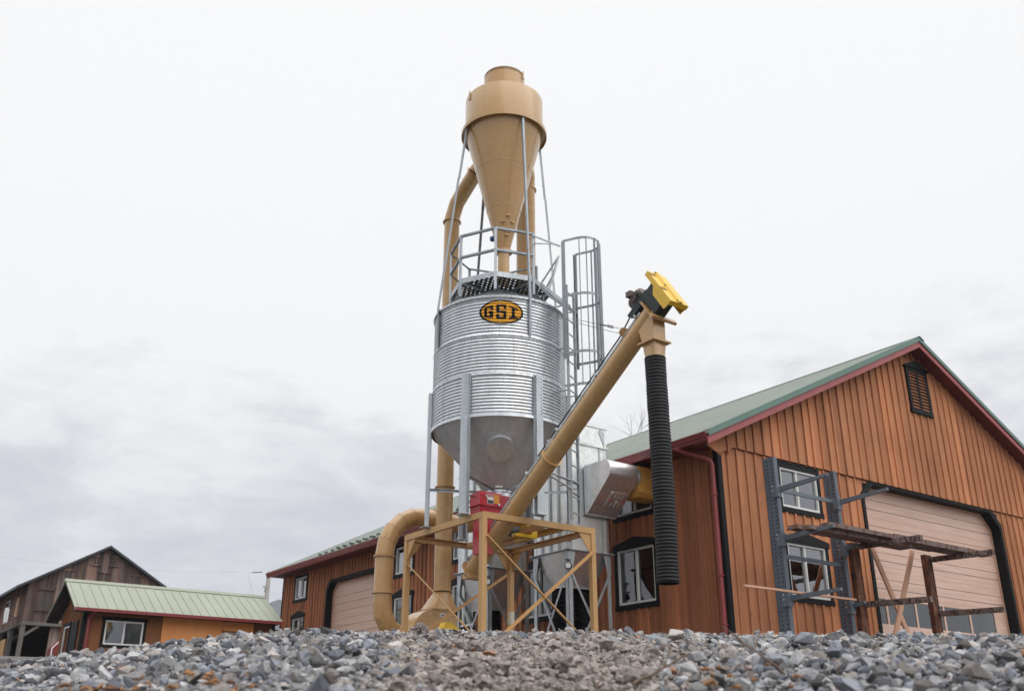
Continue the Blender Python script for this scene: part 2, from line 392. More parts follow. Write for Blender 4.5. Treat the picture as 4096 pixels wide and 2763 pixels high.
def gravel(n):
    r = np.sqrt(rng.uniform(.8**2, 7.6**2, n)); az = VIEW+rng.uniform(R(-36), R(36), n)
    k_ = n//9; r[:k_] = rng.uniform(7.2, 15, k_); az[:k_] = VIEW+rng.uniform(R(-18), R(40), k_)
    x, y = r*np.sin(az), r*np.cos(az)
    # a strip of finer, browner crusher dust comes down the middle of the bank
    mid = np.exp(-((np.degrees(az)-37.5)/9.5)**4)*np.clip((7.0-r)/2.5, 0, 1)+.35*(vnoise(x*1.6, y*1.6, 3)-.5)
    fine = np.clip(mid, 0, 1) > rng.uniform(.05, .98, n)
    s = np.where(fine, rng.lognormal(math.log(.0135), .40, n), rng.lognormal(math.log(.0158), .46, n))
    s = np.clip(s, .006, .045)*np.where(r < 3.2, .62+.38*np.clip((r-1)/2.2, 0, 1), 1)
    keep = (r < 6.6) | (r > 7.) | (rng.random(n) < .6)
    x, y, r, az, s, fine = [a[keep] for a in (x, y, r, az, s, fine)]; n = len(x)
    lump = .03*(vnoise(x*2.2, y*2.2, 5)-.5)+.02*(vnoise(x*.9, y*.9, 8)-.5)
    z = ground_z(x, y)+lump+s*rng.uniform(-.25, .75, n)
    base = rng.uniform(.15, .44, n)[:, None]*np.array([1.0, 1.0, 1.03])
    blue = rng.random(n) < .36; base[blue] *= np.array([.62, .66, .74])
    warm = rng.random(n) < .25; base[warm] *= np.array([1.08, .98, .90])
    dark = rng.random(n) < .16; base[dark] *= .42
    base[fine] = rng.uniform(.17, .37, fine.sum())[:, None]*np.array([1.0, .88, .81])
    rare = rng.random(n) < .006; base[rare] = np.array([.36, .19, .12])*rng.uniform(.6, 1.1, rare.sum())[:, None]
    RM = rot_mats(n); V, F, C = [], [], []; off = 0
    which = np.where(fine & (rng.random(n) < .8), rng.integers(18, 24, n), rng.integers(0, 18, n))
    for k in range(24):
        idx = np.where(which == k)[0]
        if not len(idx): continue
        sv, sf = shapes[k]; flat = np.ones(3); flat[2] = .85
        W = np.einsum('nij,vj->nvi', RM[idx], sv)*s[idx][:, None, None]*flat+np.stack([x, y, z], -1)[idx][:, None, :]
        m = len(idx); F.append((sf[None]+(np.arange(m)*len(sv))[:, None, None]).reshape(-1, 3)+off); off += m*len(sv)
        V.append(W.reshape(-1, 3)); C.append(np.repeat(base[idx], len(sv), 0))
    V, F, C = np.concatenate(V), np.concatenate(F), np.concatenate(C)
    me = bpy.data.meshes.new('gravel'); me.vertices.add(len(V)); me.vertices.foreach_set('co', V.astype('f').ravel())
    me.loops.add(F.size); me.loops.foreach_set('vertex_index', F.astype('i').ravel())
    me.polygons.add(len(F)); me.polygons.foreach_set('loop_start', np.arange(0, F.size, 3, dtype='i'))
    at = me.color_attributes.new('tint', 'FLOAT_COLOR', 'POINT'); at.data.foreach_set('color', np.concatenate([C, np.ones((len(C), 1))], 1).astype('f').ravel())
    me.polygons.foreach_set('use_smooth', np.zeros(len(F), bool)); me.materials.append(M['stone']); me.update(calc_edges=True); me.validate()
    o = bpy.data.objects.new('gravel', me); col.objects.link(o); return o
tag(gravel(84000), 'grey crushed stone heaped along the bottom of the picture', 'gravel', kind='stuff')

def litter(n):
    mb = MB(); rd = random.Random(5)
    for _ in range(n):
        cx_ = rd.choice((10., 12., 15., 18., 20., 48.)); az = cx_+rd.gauss(0, 1.3); r = rd.choice((1.85, 2.3))+rd.gauss(0, .12)
        if r < 1.55: continue
        x, y = on_bank(az, r); z = float(ground_z(x, y))+rd.uniform(.02, .055); L_ = rd.uniform(.006, .017); W_ = L_*rd.uniform(.25, .8)
        q = Matrix.Rotation(rd.uniform(0, 6.3), 3, 'Z') @ Matrix.Rotation(rd.uniform(-.8, .8), 3, 'X'); c_ = Vector((x, y, z)); t_ = .002
        p8 = [c_+q@Vector(v) for v in ((-L_,0,-t_),(0,-W_,-t_+.004),(L_,0,-t_),(0,W_,-t_+.004),(-L_,0,t_),(0,-W_,t_+.004),(L_,0,t_),(0,W_,t_+.004))]
        mb.cur = rd.choice((0, 0, 1)); mb.hexa(p8)
    return mb.build('leaf_litter', [paint('dry_leaf', (.30,.15,.065), .8, .3, 30.), paint('dark_leaf', (.16,.075,.04), .8, .3, 30.)], normals=False)
def on_bank(az, r): return r*math.sin(R(az)), r*math.cos(R(az))
tag(litter(90), 'orange-brown dry leaves and wood chips caught between the near stones', 'leaf litter', kind='stuff')
for az_, r_, dz_, lab in ((49.5, 2.3, .10, 'thin brown twig sticking up from the stones below the slate rack'), (44.4, 2.0, .06, 'bent dry twig on the near stones below the hanging hose'), (40.5, 1.75, .01, 'dark twig lying flat at the bottom edge of the picture')):
    x_, y_ = on_bank(az_, r_); z_ = float(ground_z(x_, y_)); mb = MB(); rd = random.Random(int(az_*10)); d_ = Vector((.86, -.5, 0))
    pts = [Vector((x_, y_, z_+.03))+d_*(k*.020-.06)*(-1 if az_ > 49 else 1)+Vector((rd.uniform(-.008,.008), rd.uniform(-.008,.008), dz_*k/6+rd.uniform(-.004,.006))) for k in range(7)]
    mb.tube(pts, [.003, .003, .0028, .0025, .0025, .002, .0015], 6); mb.tube([pts[3], pts[3]+Vector((.02,.0,.03)), pts[3]+Vector((.03,.01,.05))], [.0018,.0016,.001], 6)
    tag(mb.build('twig', paint('twig_bark', (.16,.11,.08), .9), smooth=60), lab, 'twig')

def lump_stone(x, y, s, c, label, seed, zoff=.0, knobby=False):
    r_ = np.random.default_rng(seed); sc = np.array([1, .85, .75])
    bm = bmesh.new()
    if knobby:
        bmesh.ops.create_icosphere(bm, subdivisions=4, radius=1)
        from mathutils import noise as mn
        for v in bm.verts: v.co *= .72+.55*mn.noise(v.co*2.1+Vector((seed,0,0)))+.30*mn.noise(v.co*5.2)+.14*mn.noise(v.co*11)
    else:
        for p in r_.normal(size=(15, 3)): bm.verts.new(p/np.linalg.norm(p)*sc)
        bmesh.ops.convex_hull(bm, input=bm.verts); bmesh.ops.delete(bm, geom=[v for v in bm.verts if not v.link_faces], context='VERTS')
        bmesh.ops.bevel(bm, geom=bm.edges[:], offset=.06, segments=1, affect='EDGES')
    me = bpy.data.meshes.new('stone'); bm.to_mesh(me); bm.free()
    at = me.color_attributes.new('tint', 'FLOAT_COLOR', 'POINT'); at.data.foreach_set('color', np.tile([*c, 1.], (len(me.vertices), 1)).astype('f').ravel())
    me.materials.append(M['stone']); o = bpy.data.objects.new('stone', me); col.objects.link(o); o.scale = (s,)*3
    o.location = (x, y, float(ground_z(x, y))+zoff); return tag(o, label, 'stone')
lump_stone(*on_bank(30.9, 5.3), .052, (.27,.235,.22), 'large knobby brown-grey lump on the gravel crest before the tan blower', 3, .035, True)
lump_stone(*on_bank(45.3, 4.4), .048, (.44,.40,.385), 'big smooth pale rounded stone on the crest below the black hanging hose', 12, .055)
lump_stone(*on_bank(21.2, 5.2), .052, (.30,.31,.34), 'broad flat-faced grey stone on the crest before the small lower left window', 21, .035)
lump_stone(*on_bank(52.2, 4.3), .046, (.25,.26,.29), 'blue-grey block on the crest at the foot of the slate rack', 33, .04)

# ------------------------------------------------------------------ main building
X0, Y0, X1, Y1 = 15.70, 13.95, 31.9, 36.74
RX, RZ, PITCH = 23.8, 10.38, .486                                   # ridge
ZB = 1.30
B = thing('workshop_building', (X0, Y0, ZB), 'large red-brown board-and-batten workshop with green metal roof and wide garage doors', 'building')
def roof_z(x): return RZ-PITCH*abs(x-RX)
# windows on the long wall: (y0,y1,z0,z1,peaked?)
LW = [(34.63,35.6,3.05,4.30,1),(34.6,35.57,5.0,5.80,0),(26.81,27.87,3.03,4.23,1),(26.81,27.87,4.97,5.82,0),(23.36,24.46,3.02,4.23,1),(23.36,24.46,4.97,5.82,0),
      (19.78,20.85,2.96,4.20,1),(19.78,20.85,4.97,5.85,0),(16.03,17.27,2.92,4.17,1),(16.02,17.24,4.98,5.88,0)]
LD = (28.45, 32.78, 5.30)                                            # door opening in the long wall
GW = [(17.73,19.07,2.95,4.12,1),(17.73,19.06,4.93,5.85,0)]
GD = (20.88, 27.10, 5.95)
T = .14
def wall_cells(us, zs, holes, put):
    for u0, u1 in zip(us, us[1:]):
        for z0, z1 in zip(zs, zs[1:]):
            cu, cz = (u0+u1)/2, (z0+z1)/2
            if not any(h[0] < cu < h[1] and h[2] < cz < h[3] for h in holes): put(u0, u1, z0, z1)
EAVE = 5.96
# long wall
holes = [w[:4] for w in LW]+[(LD[0], LD[1], 0, LD[2])]
us = sorted({Y0+.12, Y1} | {h[0] for h in holes} | {h[1] for h in holes}); zs = sorted({ZB-.6, EAVE} | {h[2] for h in holes if h[2] > 0} | {h[3] for h in holes})
mb = MB(); wall_cells(us, zs, holes, lambda a, b, c, d: mb.add([(X0,a,c),(X0,b,c),(X0,b,d),(X0,a,d)], [(0,1,2,3)]))
for h in holes:                                                      # reveals
    dpt = .24 if h[2] == 0 else .10
    mb.cur = 1 if h[2] == 0 else 0
    z0 = max(h[2], ZB-.6)
    for a, b in (((h[0], z0), (h[0], h[3])), ((h[1], z0), (h[1], h[3])), ((h[0], h[3]), (h[1], h[3]))):
        mb.add([(X0,a[0],a[1]),(X0,b[0],b[1]),(X0+dpt,b[0],b[1]),(X0+dpt,a[0],a[1])], [(0,1,2,3)])
mb.cur = 0
def clear_of(u0, u1, z0, z1, holes, pad=.10):
    """pieces of a batten that stay clear of the openings and their trim"""
    segs = [(z0, z1)]
    for h in holes:
        if u1 > h[0]-pad and u0 < h[1]+pad:
            top = h[3]+(.28 if len(h) > 4 and h[4] else pad); bot = h[2]-pad
            new = []
            for a, b in segs:
                if b <= bot or a >= top: new.append((a, b)); continue
                if a < bot: new.append((a, bot))
                if b > top: new.append((top, b))
            segs = new
    return [s for s in segs if s[1]-s[0] > .02]
hp = [w for w in LW]+[(LD[0]-.02, LD[1]+.02, 0, LD[2]+.02, 0)]
y = Y0+.30
while y < Y1-.05:
    for a, b in clear_of(y-.028, y+.028, ZB-.6, EAVE, hp): mb.box((X0-.034, y-.026, a), (X0, y+.026, b))
    y += .235+random.uniform(-.004, .004)
mb.build('long_wall', [M['side_wall'], M['black']], B, normals=False)
# gable wall (lower sheet, then the upper sheet lapping 3 cm proud over it)
holes = [w[:4] for w in GW]+[(GD[0], GD[1], 0, GD[2])]
us = sorted({X0, X1} | {h[0] for h in holes} | {h[1] for h in holes}); zs = sorted({ZB-.6, 6.02} | {h[2] for h in holes if h[2] > 0} | {h[3] for h in holes})
mb = MB(); wall_cells(us, zs, holes, lambda a, b, c, d: mb.add([(a,Y0,c),(b,Y0,c),(b,Y0,d),(a,Y0,d)], [(0,1,2,3)]))
for h in holes:
    dpt = .26 if h[2] == 0 else .10
    mb.cur = 1 if h[2] == 0 else 0
    z0 = max(h[2], ZB-.6)
    for a, b in (((h[0], z0), (h[0], h[3])), ((h[1], z0), (h[1], h[3])), ((h[0], h[3]), (h[1], h[3]))):
        mb.add([(a[0],Y0,a[1]),(b[0],Y0,b[1]),(b[0],Y0+dpt,b[1]),(a[0],Y0+dpt,a[1])], [(0,1,2,3)])
mb.cur = 0
hp = [w for w in GW]+[(GD[0]-.02, GD[1]+.02, 0, GD[2]+.02, 0)]
x = X0+.30; bx = []
while x < X1-.1:
    bx.append(x)
    for a, b in clear_of(x-.03, x+.03, ZB-.6, 6.02, hp): mb.box((x-.026, Y0-.040, a), (x+.026, Y0, b))
    x += .305+random.uniform(-.012, .012)
mb.build('gable_wall', [M['gable_wall'], M['black']], B, normals=False)
mb = MB(); zr = lambda x: roof_z(x)-.20
up = [(X0, 5.82), (X0+.5, 6.03), (X1-.5, 6.03), (X1, 5.82), (X1, zr(X1)), (RX, zr(RX)), (X0, zr(X0))]
mb.prism(up, (0, Y0-.028, 0), (1,0,0), (0,0,1), (0,-.022,0))
VENT = (23.52, 24.50, 8.28, 9.60)
for x in bx:
    x = x+random.uniform(-.02, .02)
    lo = 6.03-.005 if X0+.5 < x < X1-.5 else 5.86
    for a, b in clear_of(x-.03, x+.03, lo, zr(x)-.02, [(*VENT, 1)], .02): mb.box((x-.026, Y0-.092, a), (x+.026, Y0-.050, b))
tag(mb.build('upper_gable_wall', M['gable_wall'], B, normals=True), 'upper gable boarding lapping over the lower wall')
# remaining walls, floor and inside lining
mb = MB(); mb.box((X1-.1, Y0+.02, ZB-.6), (X1, Y1, EAVE)); mb.box((X0+.02, Y1-.1, ZB-.6), (X1-.12, Y1, EAVE))
mb.prism([(X0,EAVE),(X1,EAVE),(X1,zr(X1)),(RX,zr(RX)),(X0,zr(X0))], (0,Y1-.1,0), (1,0,0), (0,0,1), (0,.1,0)); mb.build('back_wall', M['side_wall'], B)
mb = MB(); mb.box((X0+.3, Y0+.3, ZB-.6), (X1-.12, Y1-.12, ZB+.3)); mb.build('inside_floor', M['floor_in'], B)
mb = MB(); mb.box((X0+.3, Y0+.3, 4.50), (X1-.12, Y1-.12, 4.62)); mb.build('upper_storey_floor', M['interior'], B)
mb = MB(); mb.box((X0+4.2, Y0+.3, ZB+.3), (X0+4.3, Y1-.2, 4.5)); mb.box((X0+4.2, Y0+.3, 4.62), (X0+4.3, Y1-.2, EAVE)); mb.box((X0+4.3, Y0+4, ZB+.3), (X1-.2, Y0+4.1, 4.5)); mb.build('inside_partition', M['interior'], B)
# soffit, gutter, rake boards
mb = MB(); mb.box((15.08, Y0-.03, EAVE), (X0+.0, Y1+.06, EAVE+.03)); mb.box((15.08, Y0-.38, EAVE), (15.30, Y0-.03, EAVE+.03))
for k in range(int((Y1-Y0)/.3)): mb.box((15.10, Y0+.0+k*.3, EAVE-.006), (X0, Y0+.01+k*.3, EAVE))
mb.build('eave_soffit', M['soffit'], B)
mb = MB(); prof = [(a-.115, b-.062) for a, b in ((15.16,6.12),(15.16,5.98),(15.10,5.98),(15.085,6.03),(15.06,6.06),(15.05,6.10),(15.03,6.13),(15.03,6.155),(15.05,6.155),(15.05,6.12))]
mb.prism(prof, (0, Y0-.40, 0), (1,0,0), (0,0,1), (0, Y1-Y0+.45, 0)); mb.build('gutter', M['gutter'], B)
mb = MB(); mb.prism([(15.30, 5.99), (X0+.0, 5.83), (X0+.0, roof_z(X0)-.23), (15.30, roof_z(15.30)-.23)], (0, Y0-.002, 0), (1,0,0), (0,0,1), (0,-.045,0)); mb.build('eave_return', M['gable_wall'], B)
def rake(x0, x1, dz0, dz1, y0, y1): return [(x0,y0,roof_z(x0)-dz0),(x1,y0,roof_z(x1)-dz0),(x1,y1,roof_z(x1)-dz0),(x0,y1,roof_z(x0)-dz0),
                                            (x0,y0,roof_z(x0)-dz1),(x1,y0,roof_z(x1)-dz1),(x1,y1,roof_z(x1)-dz1),(x0,y1,roof_z(x0)-dz1)]
YR = Y0-.45
for s in (1, -1):
    e = RX-8.83*s
    mb = MB(); mb.hexa(rake(e, RX, .27, .10, YR, YR+.03)); mb.build('rake_fascia', M['fascia'], B)
    mb = MB(); mb.hexa(rake(e, RX, .215, .20, YR+.03, Y0-.052))
    k = e+.15*s
    while (RX-k)*s > .2: mb.hexa(rake(k, k+.012*s, .222, .214, YR+.03, Y0-.052)); k += .3*s
    mb.build('rake_soffit', M['soffit'], B)
# downspout and corner boards
mb = MB(); mb.tube([(15.02,14.46,6.0),(15.02,14.46,5.92),(15.12,14.40,5.86),(15.50,14.16,5.74),(15.60,14.08,5.68),(15.635,14.05,5.58),(15.635,14.05,4.7),(15.635,14.05,ZB-.3)], .053, 12)
for z in (4.9, 3.2, 2.2): mb.box((15.57, 13.985, z), (15.70, 14.115, z+.03))
mb.build('downspout', M['downspout'], B, smooth=50)
mb = MB(); mb.box((X0-.03, Y0-.032, ZB-.6), (X0+.10, Y0, 5.80)); mb.box((X0-.03, Y0-.001, ZB-.6), (X0-.001, Y0+.10, 5.94)); mb.build('corner_board', M['black'], B)
mb = MB(); mb.box((X0-.03, Y1-.12, ZB-.6), (X0, Y1+.03, 5.95)); mb.build('corner_board', M['black'], B)
mb = MB(); mb.box((X1-.1, Y0-.032, ZB-.6), (X1+.03, Y0, 5.8)); mb.build('corner_board', M['black'], B)
# roof: two ribbed sheets, ridge cap, rake trim
mb = MB()
for s in (1, -1):
    e = RX-8.83*s
    mb.hexa(rake(e, RX, .045, .0, YR-.02, Y1+.13))
    y = YR+.16
    while y < Y1+.1:
        mb.hexa(rake(e, RX, .0, -.034, y, y+.045))
        y += .3
mb.cur = 1
for s in (1, -1):
    e = RX-8.83*s; mb.hexa(rake(e, RX, .10, -.03, YR-.035, YR-.021)); mb.hexa(rake(e, RX, -.036, -.046, YR-.021, YR+.13))
mb.hexa(rake(RX-.2, RX, -.038, -.048, YR-.06, Y1+.14)); mb.hexa(rake(RX+.2, RX, -.038, -.048, YR-.06, Y1+.14))
roof = mb.build('roof', [M['roof_green'], M['roof_trim']], B)
gm = None
for k in range(30):
    for row in (0, 1):
        y = 17.8+k*.5; x = 15.08+row*.55; y += .0 if row == 0 else -.25
        if gm is None:
            mb = MB(); mb.box((x-.05, y-.05, roof_z(x)-.02), (x+.03, y+.05, roof_z(x)+.085)); gm = mb.build('snow_guard', M['guard_green'], roof); g0 = (x, y)
        else:
            o = gm.copy(); col.objects.link(o); o.parent = roof; o.location = (x-g0[0], y-g0[1], roof_z(x)-roof_z(g0[0]))

def window(axis, u0, u1, z0, z1, peaked, pane='glass', slide=.5):
    """white sliding window with black trim. axis 'L' long wall (u = y), 'G' gable (u = x)"""
    if axis == 'L': P = lambda u, d, z: (X0-d, u, z)                # d = how far it stands out of the wall
    else: P = lambda u, d, z: (u, Y0-d, z)
    def bx(mb, a0, a1, d0, d1, c0, c1):
        p, q = P(a0, d0, c0), P(a1, d1, c1); mb.box(tuple(map(min, p, q)), tuple(map(max, p, q)))
    f = .045; d0, d1 = -.07, .018
    mb = MB(); bx(mb, u0, u0+f, d0, d1, z0, z1); bx(mb, u1-f, u1, d0, d1, z0, z1); bx(mb, u0+f, u1-f, d0, d1, z0, z0+f+.01); bx(mb, u0+f, u1-f, d0, d1, z1-f, z1)
    um = u0+(u1-u0)*slide; bx(mb, um-.025, um+.025, d0+.02, d1-.012, z0+f+.01, z1-f)
    fr = mb.build('window', M['white'], B)
    mb = MB(); bx(mb, u0+f, um-.025, -.052, -.046, z0+f+.01, z1-f); bx(mb, um+.025, u1-f, -.036, -.030, z0+f+.01, z1-f); mb.build('pane', M[pane], fr)
    mb = MB(); t = .10; o1 = .036
    bx(mb, u0-t, u0, 0, o1, z0, z1); bx(mb, u1, u1+t, 0, o1, z0, z1); bx(mb, u0-t-.02, u1+t+.02, 0, o1+.004, z0-t-.02, z0)
    if peaked:
        e1 = Vector(P(1,0,0))-Vector(P(0,0,0)); o = Vector(P(0,0,0)); m_ = (u0+u1)/2
        dv = Vector(P(0,.05,0))-o
        mb.prism([(u0-t-.05, z1), (u1+t+.05, z1), (u1+t+.05, z1+.13), (m_, z1+.27), (u0-t-.05, z1+.13)], o, e1, (0,0,1), dv)
    else: bx(mb, u0-t, u1+t, 0, o1+.004, z1, z1+(.09 if axis == 'L' else .15))
    mb.build('trim', M['black'], fr)
    return fr
for w in LW: window('L', *w, pane='glass_sky' if w[0] > 23 and w[4] == 0 else 'glass')
for w in GW: window('G', *w, pane='glass_sky', slide=.46)

def curtain(u0, u1, z0, z1, d, label, lean=0., part=(0., 1.)):
    n = 40; mb = MB()
    for i in range(n+1):
        t = part[0]+(part[1]-part[0])*i/n; u = u0+(u1-u0)*t
        for k, z in enumerate((z0, (z0+z1)/2, z1)):
            mb.v.append((X0+d+.025*math.sin(i*1.1)+.01*math.sin(i*2.7), u+lean*(1-k/2)*(i/n), z))
    for i in range(n):
        for k in (0, 1): mb.f.append((i*3+k, i*3+k+1, i*3+k+4, i*3+k+3)); mb.mi.append(0)
    return tag(mb.build('curtain', M['curtain'], smooth=70, normals=False), label, 'curtain', 'curtains in the long wall windows')
curtain(17.27, 16.03, 2.92, 4.17, .16, 'white drape tied back inside the lower window nearest the building corner', -.10, (.08, .48))
curtain(17.24, 16.02, 4.98, 5.88, .16, 'white drape inside the upper window behind the square tan duct', -.1, (.05, .5))
curtain(35.57, 34.6, 5.0, 5.8, .16, 'white drape in the small upper window at the far left building end', 0, (.03, .97))
curtain(27.87, 26.81, 4.97, 5.82, .16, 'white drape in the upper window between the bent pipe and the tan frame', 0, (.03, .97))
mb = MB()
for c, s in (((X0+.35, 16.35, 3.32), .24), ((X0+.33, 16.10, 3.02), .26)):
    mb.prism([(0,-s*1.1),(s*.8,0),(0,s*1.1),(-s*.8,0)], c, (0,1,0), (0,0,1), (.02,0,0))
tag(mb.build('board_stack', M['white']), 'white square boards on their corners inside the lower corner window', 'board')

def garage_door(axis, u0, u1, top, cham, rec, zb, label):
    if axis == 'L': P = lambda u, d, z: (X0+d, u, z)
    else: P = lambda u, d, z: (u, Y0+d, z)
    e1 = Vector(P(1,0,0))-Vector(P(0,0,0)); nrm = Vector(P(0,1,0))-Vector(P(0,0,0)); O = Vector(P(0,0,0))
    def bx(mb, a0, a1, d0, d1, c0, c1):
        p, q = P(a0, d0, c0), P(a1, d1, c1); mb.box(tuple(map(min, p, q)), tuple(map(max, p, q)))
    h = .655; win = (2.65, 3.20) if axis == 'G' else None
    mb = MB(); z = 3.03+.66*4 if axis == 'G' else 3.15+.56*4
    lines = []
    if axis == 'G': secs = [(zb, 2.63), (3.215, 3.69), (3.69, 4.345), (4.345, 4.995), (4.995, 5.65), (5.65, top)]; grooves = [3.47, 4.15, 4.80, 5.41, 3.34, 3.58, 3.9, 4.02, 4.55, 4.68, 5.2]
    else: secs = [(zb, 2.72), (2.72, 3.24), (3.24, 3.76), (3.76, 4.28), (4.28, 4.80), (4.80, top)]; grooves = [2.98, 3.5, 4.02, 4.54, 5.06]
    for a, b in secs: bx(mb, u0, u1, rec, rec+.05, a+.006, b-.006)
    for g in grooves: bx(mb, u0+.02, u1-.02, rec-.004, rec, g-.006, g+.004) if g in (3.34, 3.58, 3.9, 4.02, 4.55, 4.68, 5.2) else None
    if axis == 'G':
        ms = [u0, 20.98, 21.60, 22.82, 24.07, 25.28, 26.50, u1]
        for m_ in (21.62, 22.84, 24.08, 25.29): bx(mb, m_-.035, m_+.035, rec, rec+.05, 2.624, 3.221)
        bx(mb, u0, 20.95, rec, rec+.05, 2.624, 3.221); bx(mb, 26.50, u1, rec, rec+.05, 2.624, 3.221)
    d = mb.build('garage_door', M['door'], B); d['label'] = label
    mb = MB(); bx(mb, u0, u1, rec+.05, rec+.06, zb, 2.6); 
    for a, b in secs[1:]: bx(mb, u0+.03, u1-.03, rec+.035, rec+.052, a-.01, a+.01)
    for g in grooves[:4]: bx(mb, u0+.02, u1-.02, rec-.0015, rec+.001, g-.012, g+.004)
    mb.build('seam', M['motor'], d)
    if axis == 'G':
        mb = MB(); bx(mb, 20.95, 26.50, rec+.02, rec+.026, 2.62, 3.225); mb.build('pane', M['glass'], d)
    t = .035                                                           # pale weather strip with the cut corners, then black trim boards
    cx, cz = cham
    def band(i, o, dd0, dd1, m, name, z_lo):
        pts_o = [(u0-o, z_lo), (u0-o, top+o-cz), (u0-o+cx, top+o), (u1+o-cx, top+o), (u1+o, top+o-cz), (u1+o, z_lo)]
        pts_i = [(u0+i, z_lo), (u0+i, top-i-cz), (u0+i+cx, top-i), (u1-i-cx, top-i), (u1-i, top-i-cz), (u1-i, z_lo)]
        mb = MB()
        for k in range(5):
            q = [pts_o[k], pts_o[k+1], pts_i[k+1], pts_i[k]]
            mb.prism(q, O+nrm*dd0, e1, (0,0,1), nrm*(dd1-dd0))
        return mb.build(name, m, d)
    band(.055, -.002, rec-.03, rec-.006, M['lumber'], 'weather_strip', zb)
    band(.0, .11, -.034, -.001, M['black'], 'trim', zb)
    for k in (0, 1):                                                   # black infill that closes the cut corners
        uu = u0 if k == 0 else u1; sg = 1 if k == 0 else -1
        mb = MB(); mb.prism([(uu, top), (uu+sg*cx, top), (uu, top-cz)], O+nrm*-.004, e1, (0,0,1), nrm*(rec-.03)); mb.build('corner_block', M['black'], d)
    return d
garage_door('G', GD[0], GD[1], GD[2], (.42, .40), .26, ZB, 'wide wood-grain garage door with a low row of glass panes')
garage_door('L', LD[0], LD[1], LD[2], (.29, .27), .24, ZB, 'plain wood-grain garage door in the long wall')

# gable vent
mb = MB(); vx0, vx1, vz0, vz1 = VENT; yv = Y0-.050
for a in ((vx0, vx0+.1), (vx1-.1, vx1), ((vx0+vx1)/2-.045, (vx0+vx1)/2+.045)): mb.box((a[0], yv-.06, vz0+.12), (a[1], yv-.002, vz1-.12))
mb.box((vx0-.02, yv-.07, vz0), (vx1+.02, yv-.002, vz0+.12)); mb.box((vx0, yv-.058, vz1-.12), (vx1, yv-.002, vz1))
mb.prism([(vx0-.07, vz1), (vx1+.07, vz1), (vx1+.07, vz1+.04), ((vx0+vx1)/2, vz1+.26), (vx0-.07, vz1+.04)], (0, yv-.002, 0), (1,0,0), (0,0,1), (0,-.09,0))
v = mb.build('gable_vent', M['black'], B); v['label'] = 'black framed louvred vent under the gable peak'
mb = MB(); mb.box((vx0+.1, yv-.012, vz0+.12), (vx1-.1, yv-.004, vz1-.12)); mb.build('backing', M['hole'], v)
mb = MB()
for k in range(12):
    z = vz0+.15+k*.092
    for a, b in ((vx0+.105, (vx0+vx1)/2-.05), ((vx0+vx1)/2+.05, vx1-.105)):
        mb.hexa([(a,yv-.055,z),(b,yv-.055,z),(b,yv-.014,z+.045),(a,yv-.014,z+.045),(a,yv-.055,z+.012),(b,yv-.055,z+.012),(b,yv-.014,z+.057),(a,yv-.014,z+.057)])
mb.build('louvre', M['gable_wall'], v)

# ------------------------------------------------------------------ feed bin (silo)
SX, SY, SR = 10.98, 15.50, 1.367
ZH, ZR_ = 5.78, 8.24                                                  # cylinder bottom and eave
ZS = 3.87                                                             # top of the tan stand, where the legs stand
cf = Vector((-SX, -SY, 0)).normalized(); cr = Vector((-cf.y, cf.x, 0))  # towards the camera; to the right as seen from it
if cr.dot(Vector((1,-1,0))) < 0: cr = -cr
def rad(phi): return cf*math.cos(R(phi))+cr*math.sin(R(phi))            # radial direction, phi measured from the camera side
def SP(phi, r, z): d = rad(phi); return Vector((SX+d.x*r, SY+d.y*r, z))
def tang(phi): d = rad(phi); return (cr*math.cos(R(phi))-cf*math.sin(R(phi)))
S = thing('feed_bin', (SX, SY, ZS), 'round corrugated galvanised feed bin with hopper bottom on the tan stand', 'feed bin')
PIT, AMP = (ZR_-ZH)/37, .0090
def corr(z): return AMP*math.cos(2*math.pi*(z-ZH)/PIT)
prof = [(SR-.01, ZH-.03)]+[(SR+corr(ZH+PIT*i/8), ZH+PIT*i/8) for i in range(37*8+1)]
mb = MB(); mb.lathe(prof, (SX, SY, 0), n=168); mb.build('corrugated_wall', M['galv'], S, smooth=60)
mb = MB()
for zz in (ZH+.82, ZH+1.64): mb.lathe([(SR+AMP+.001, zz-.024), (SR+AMP+.005, zz-.018), (SR+AMP+.005, zz+.018), (SR+AMP+.001, zz+.024)], (SX, SY, 0), n=128)
for zz in (ZH+.82, ZH+1.64, ZH+.03):
    for k in range(60): a = 6*k; p = SP(a, SR+AMP+.004, zz); mb.bolt(p, rad(a), .011, .012)
for a in (4, 64, 124, 184, 244, 304):
    for z0 in (ZH+.04, ZH+.86, ZH+1.68):
        for k in range(12): mb.bolt(SP(a+(8 if z0 > ZH+.5 else 0)-(12 if z0 > ZH+1.5 else 0), SR+AMP, z0+k*PIT), rad(a), .010, .012)
mb.lathe([(SR+.004, ZH-.04), (SR+.022, ZH-.04), (SR+.022, ZH+.02), (SR+.006, ZH+.02)], (SX, SY, 0), n=128, close=True)
mb.build('sheet_band', M['galv'], S, smooth=40)
# roof cone with rolled eave and ribs
mb = MB(); mb.lathe([(SR+.03, ZR_-.02), (SR+.035, ZR_+.02), (SR-.02, ZR_+.03), (.32, ZR_+.62), (.32, ZR_+.74), (.15, ZR_+.76)], (SX, SY, 0), n=96)
for k in range(24): a = 15*k; mb.bar(SP(a, SR-.02, ZR_+.045), SP(a, .36, ZR_+.62), .03, .03)
for k in range(72): mb.bolt(SP(5*k, SR+.034, ZR_), rad(5*k), .012, .014)
mb.build('roof_cone', M['galv'], S, smooth=40)
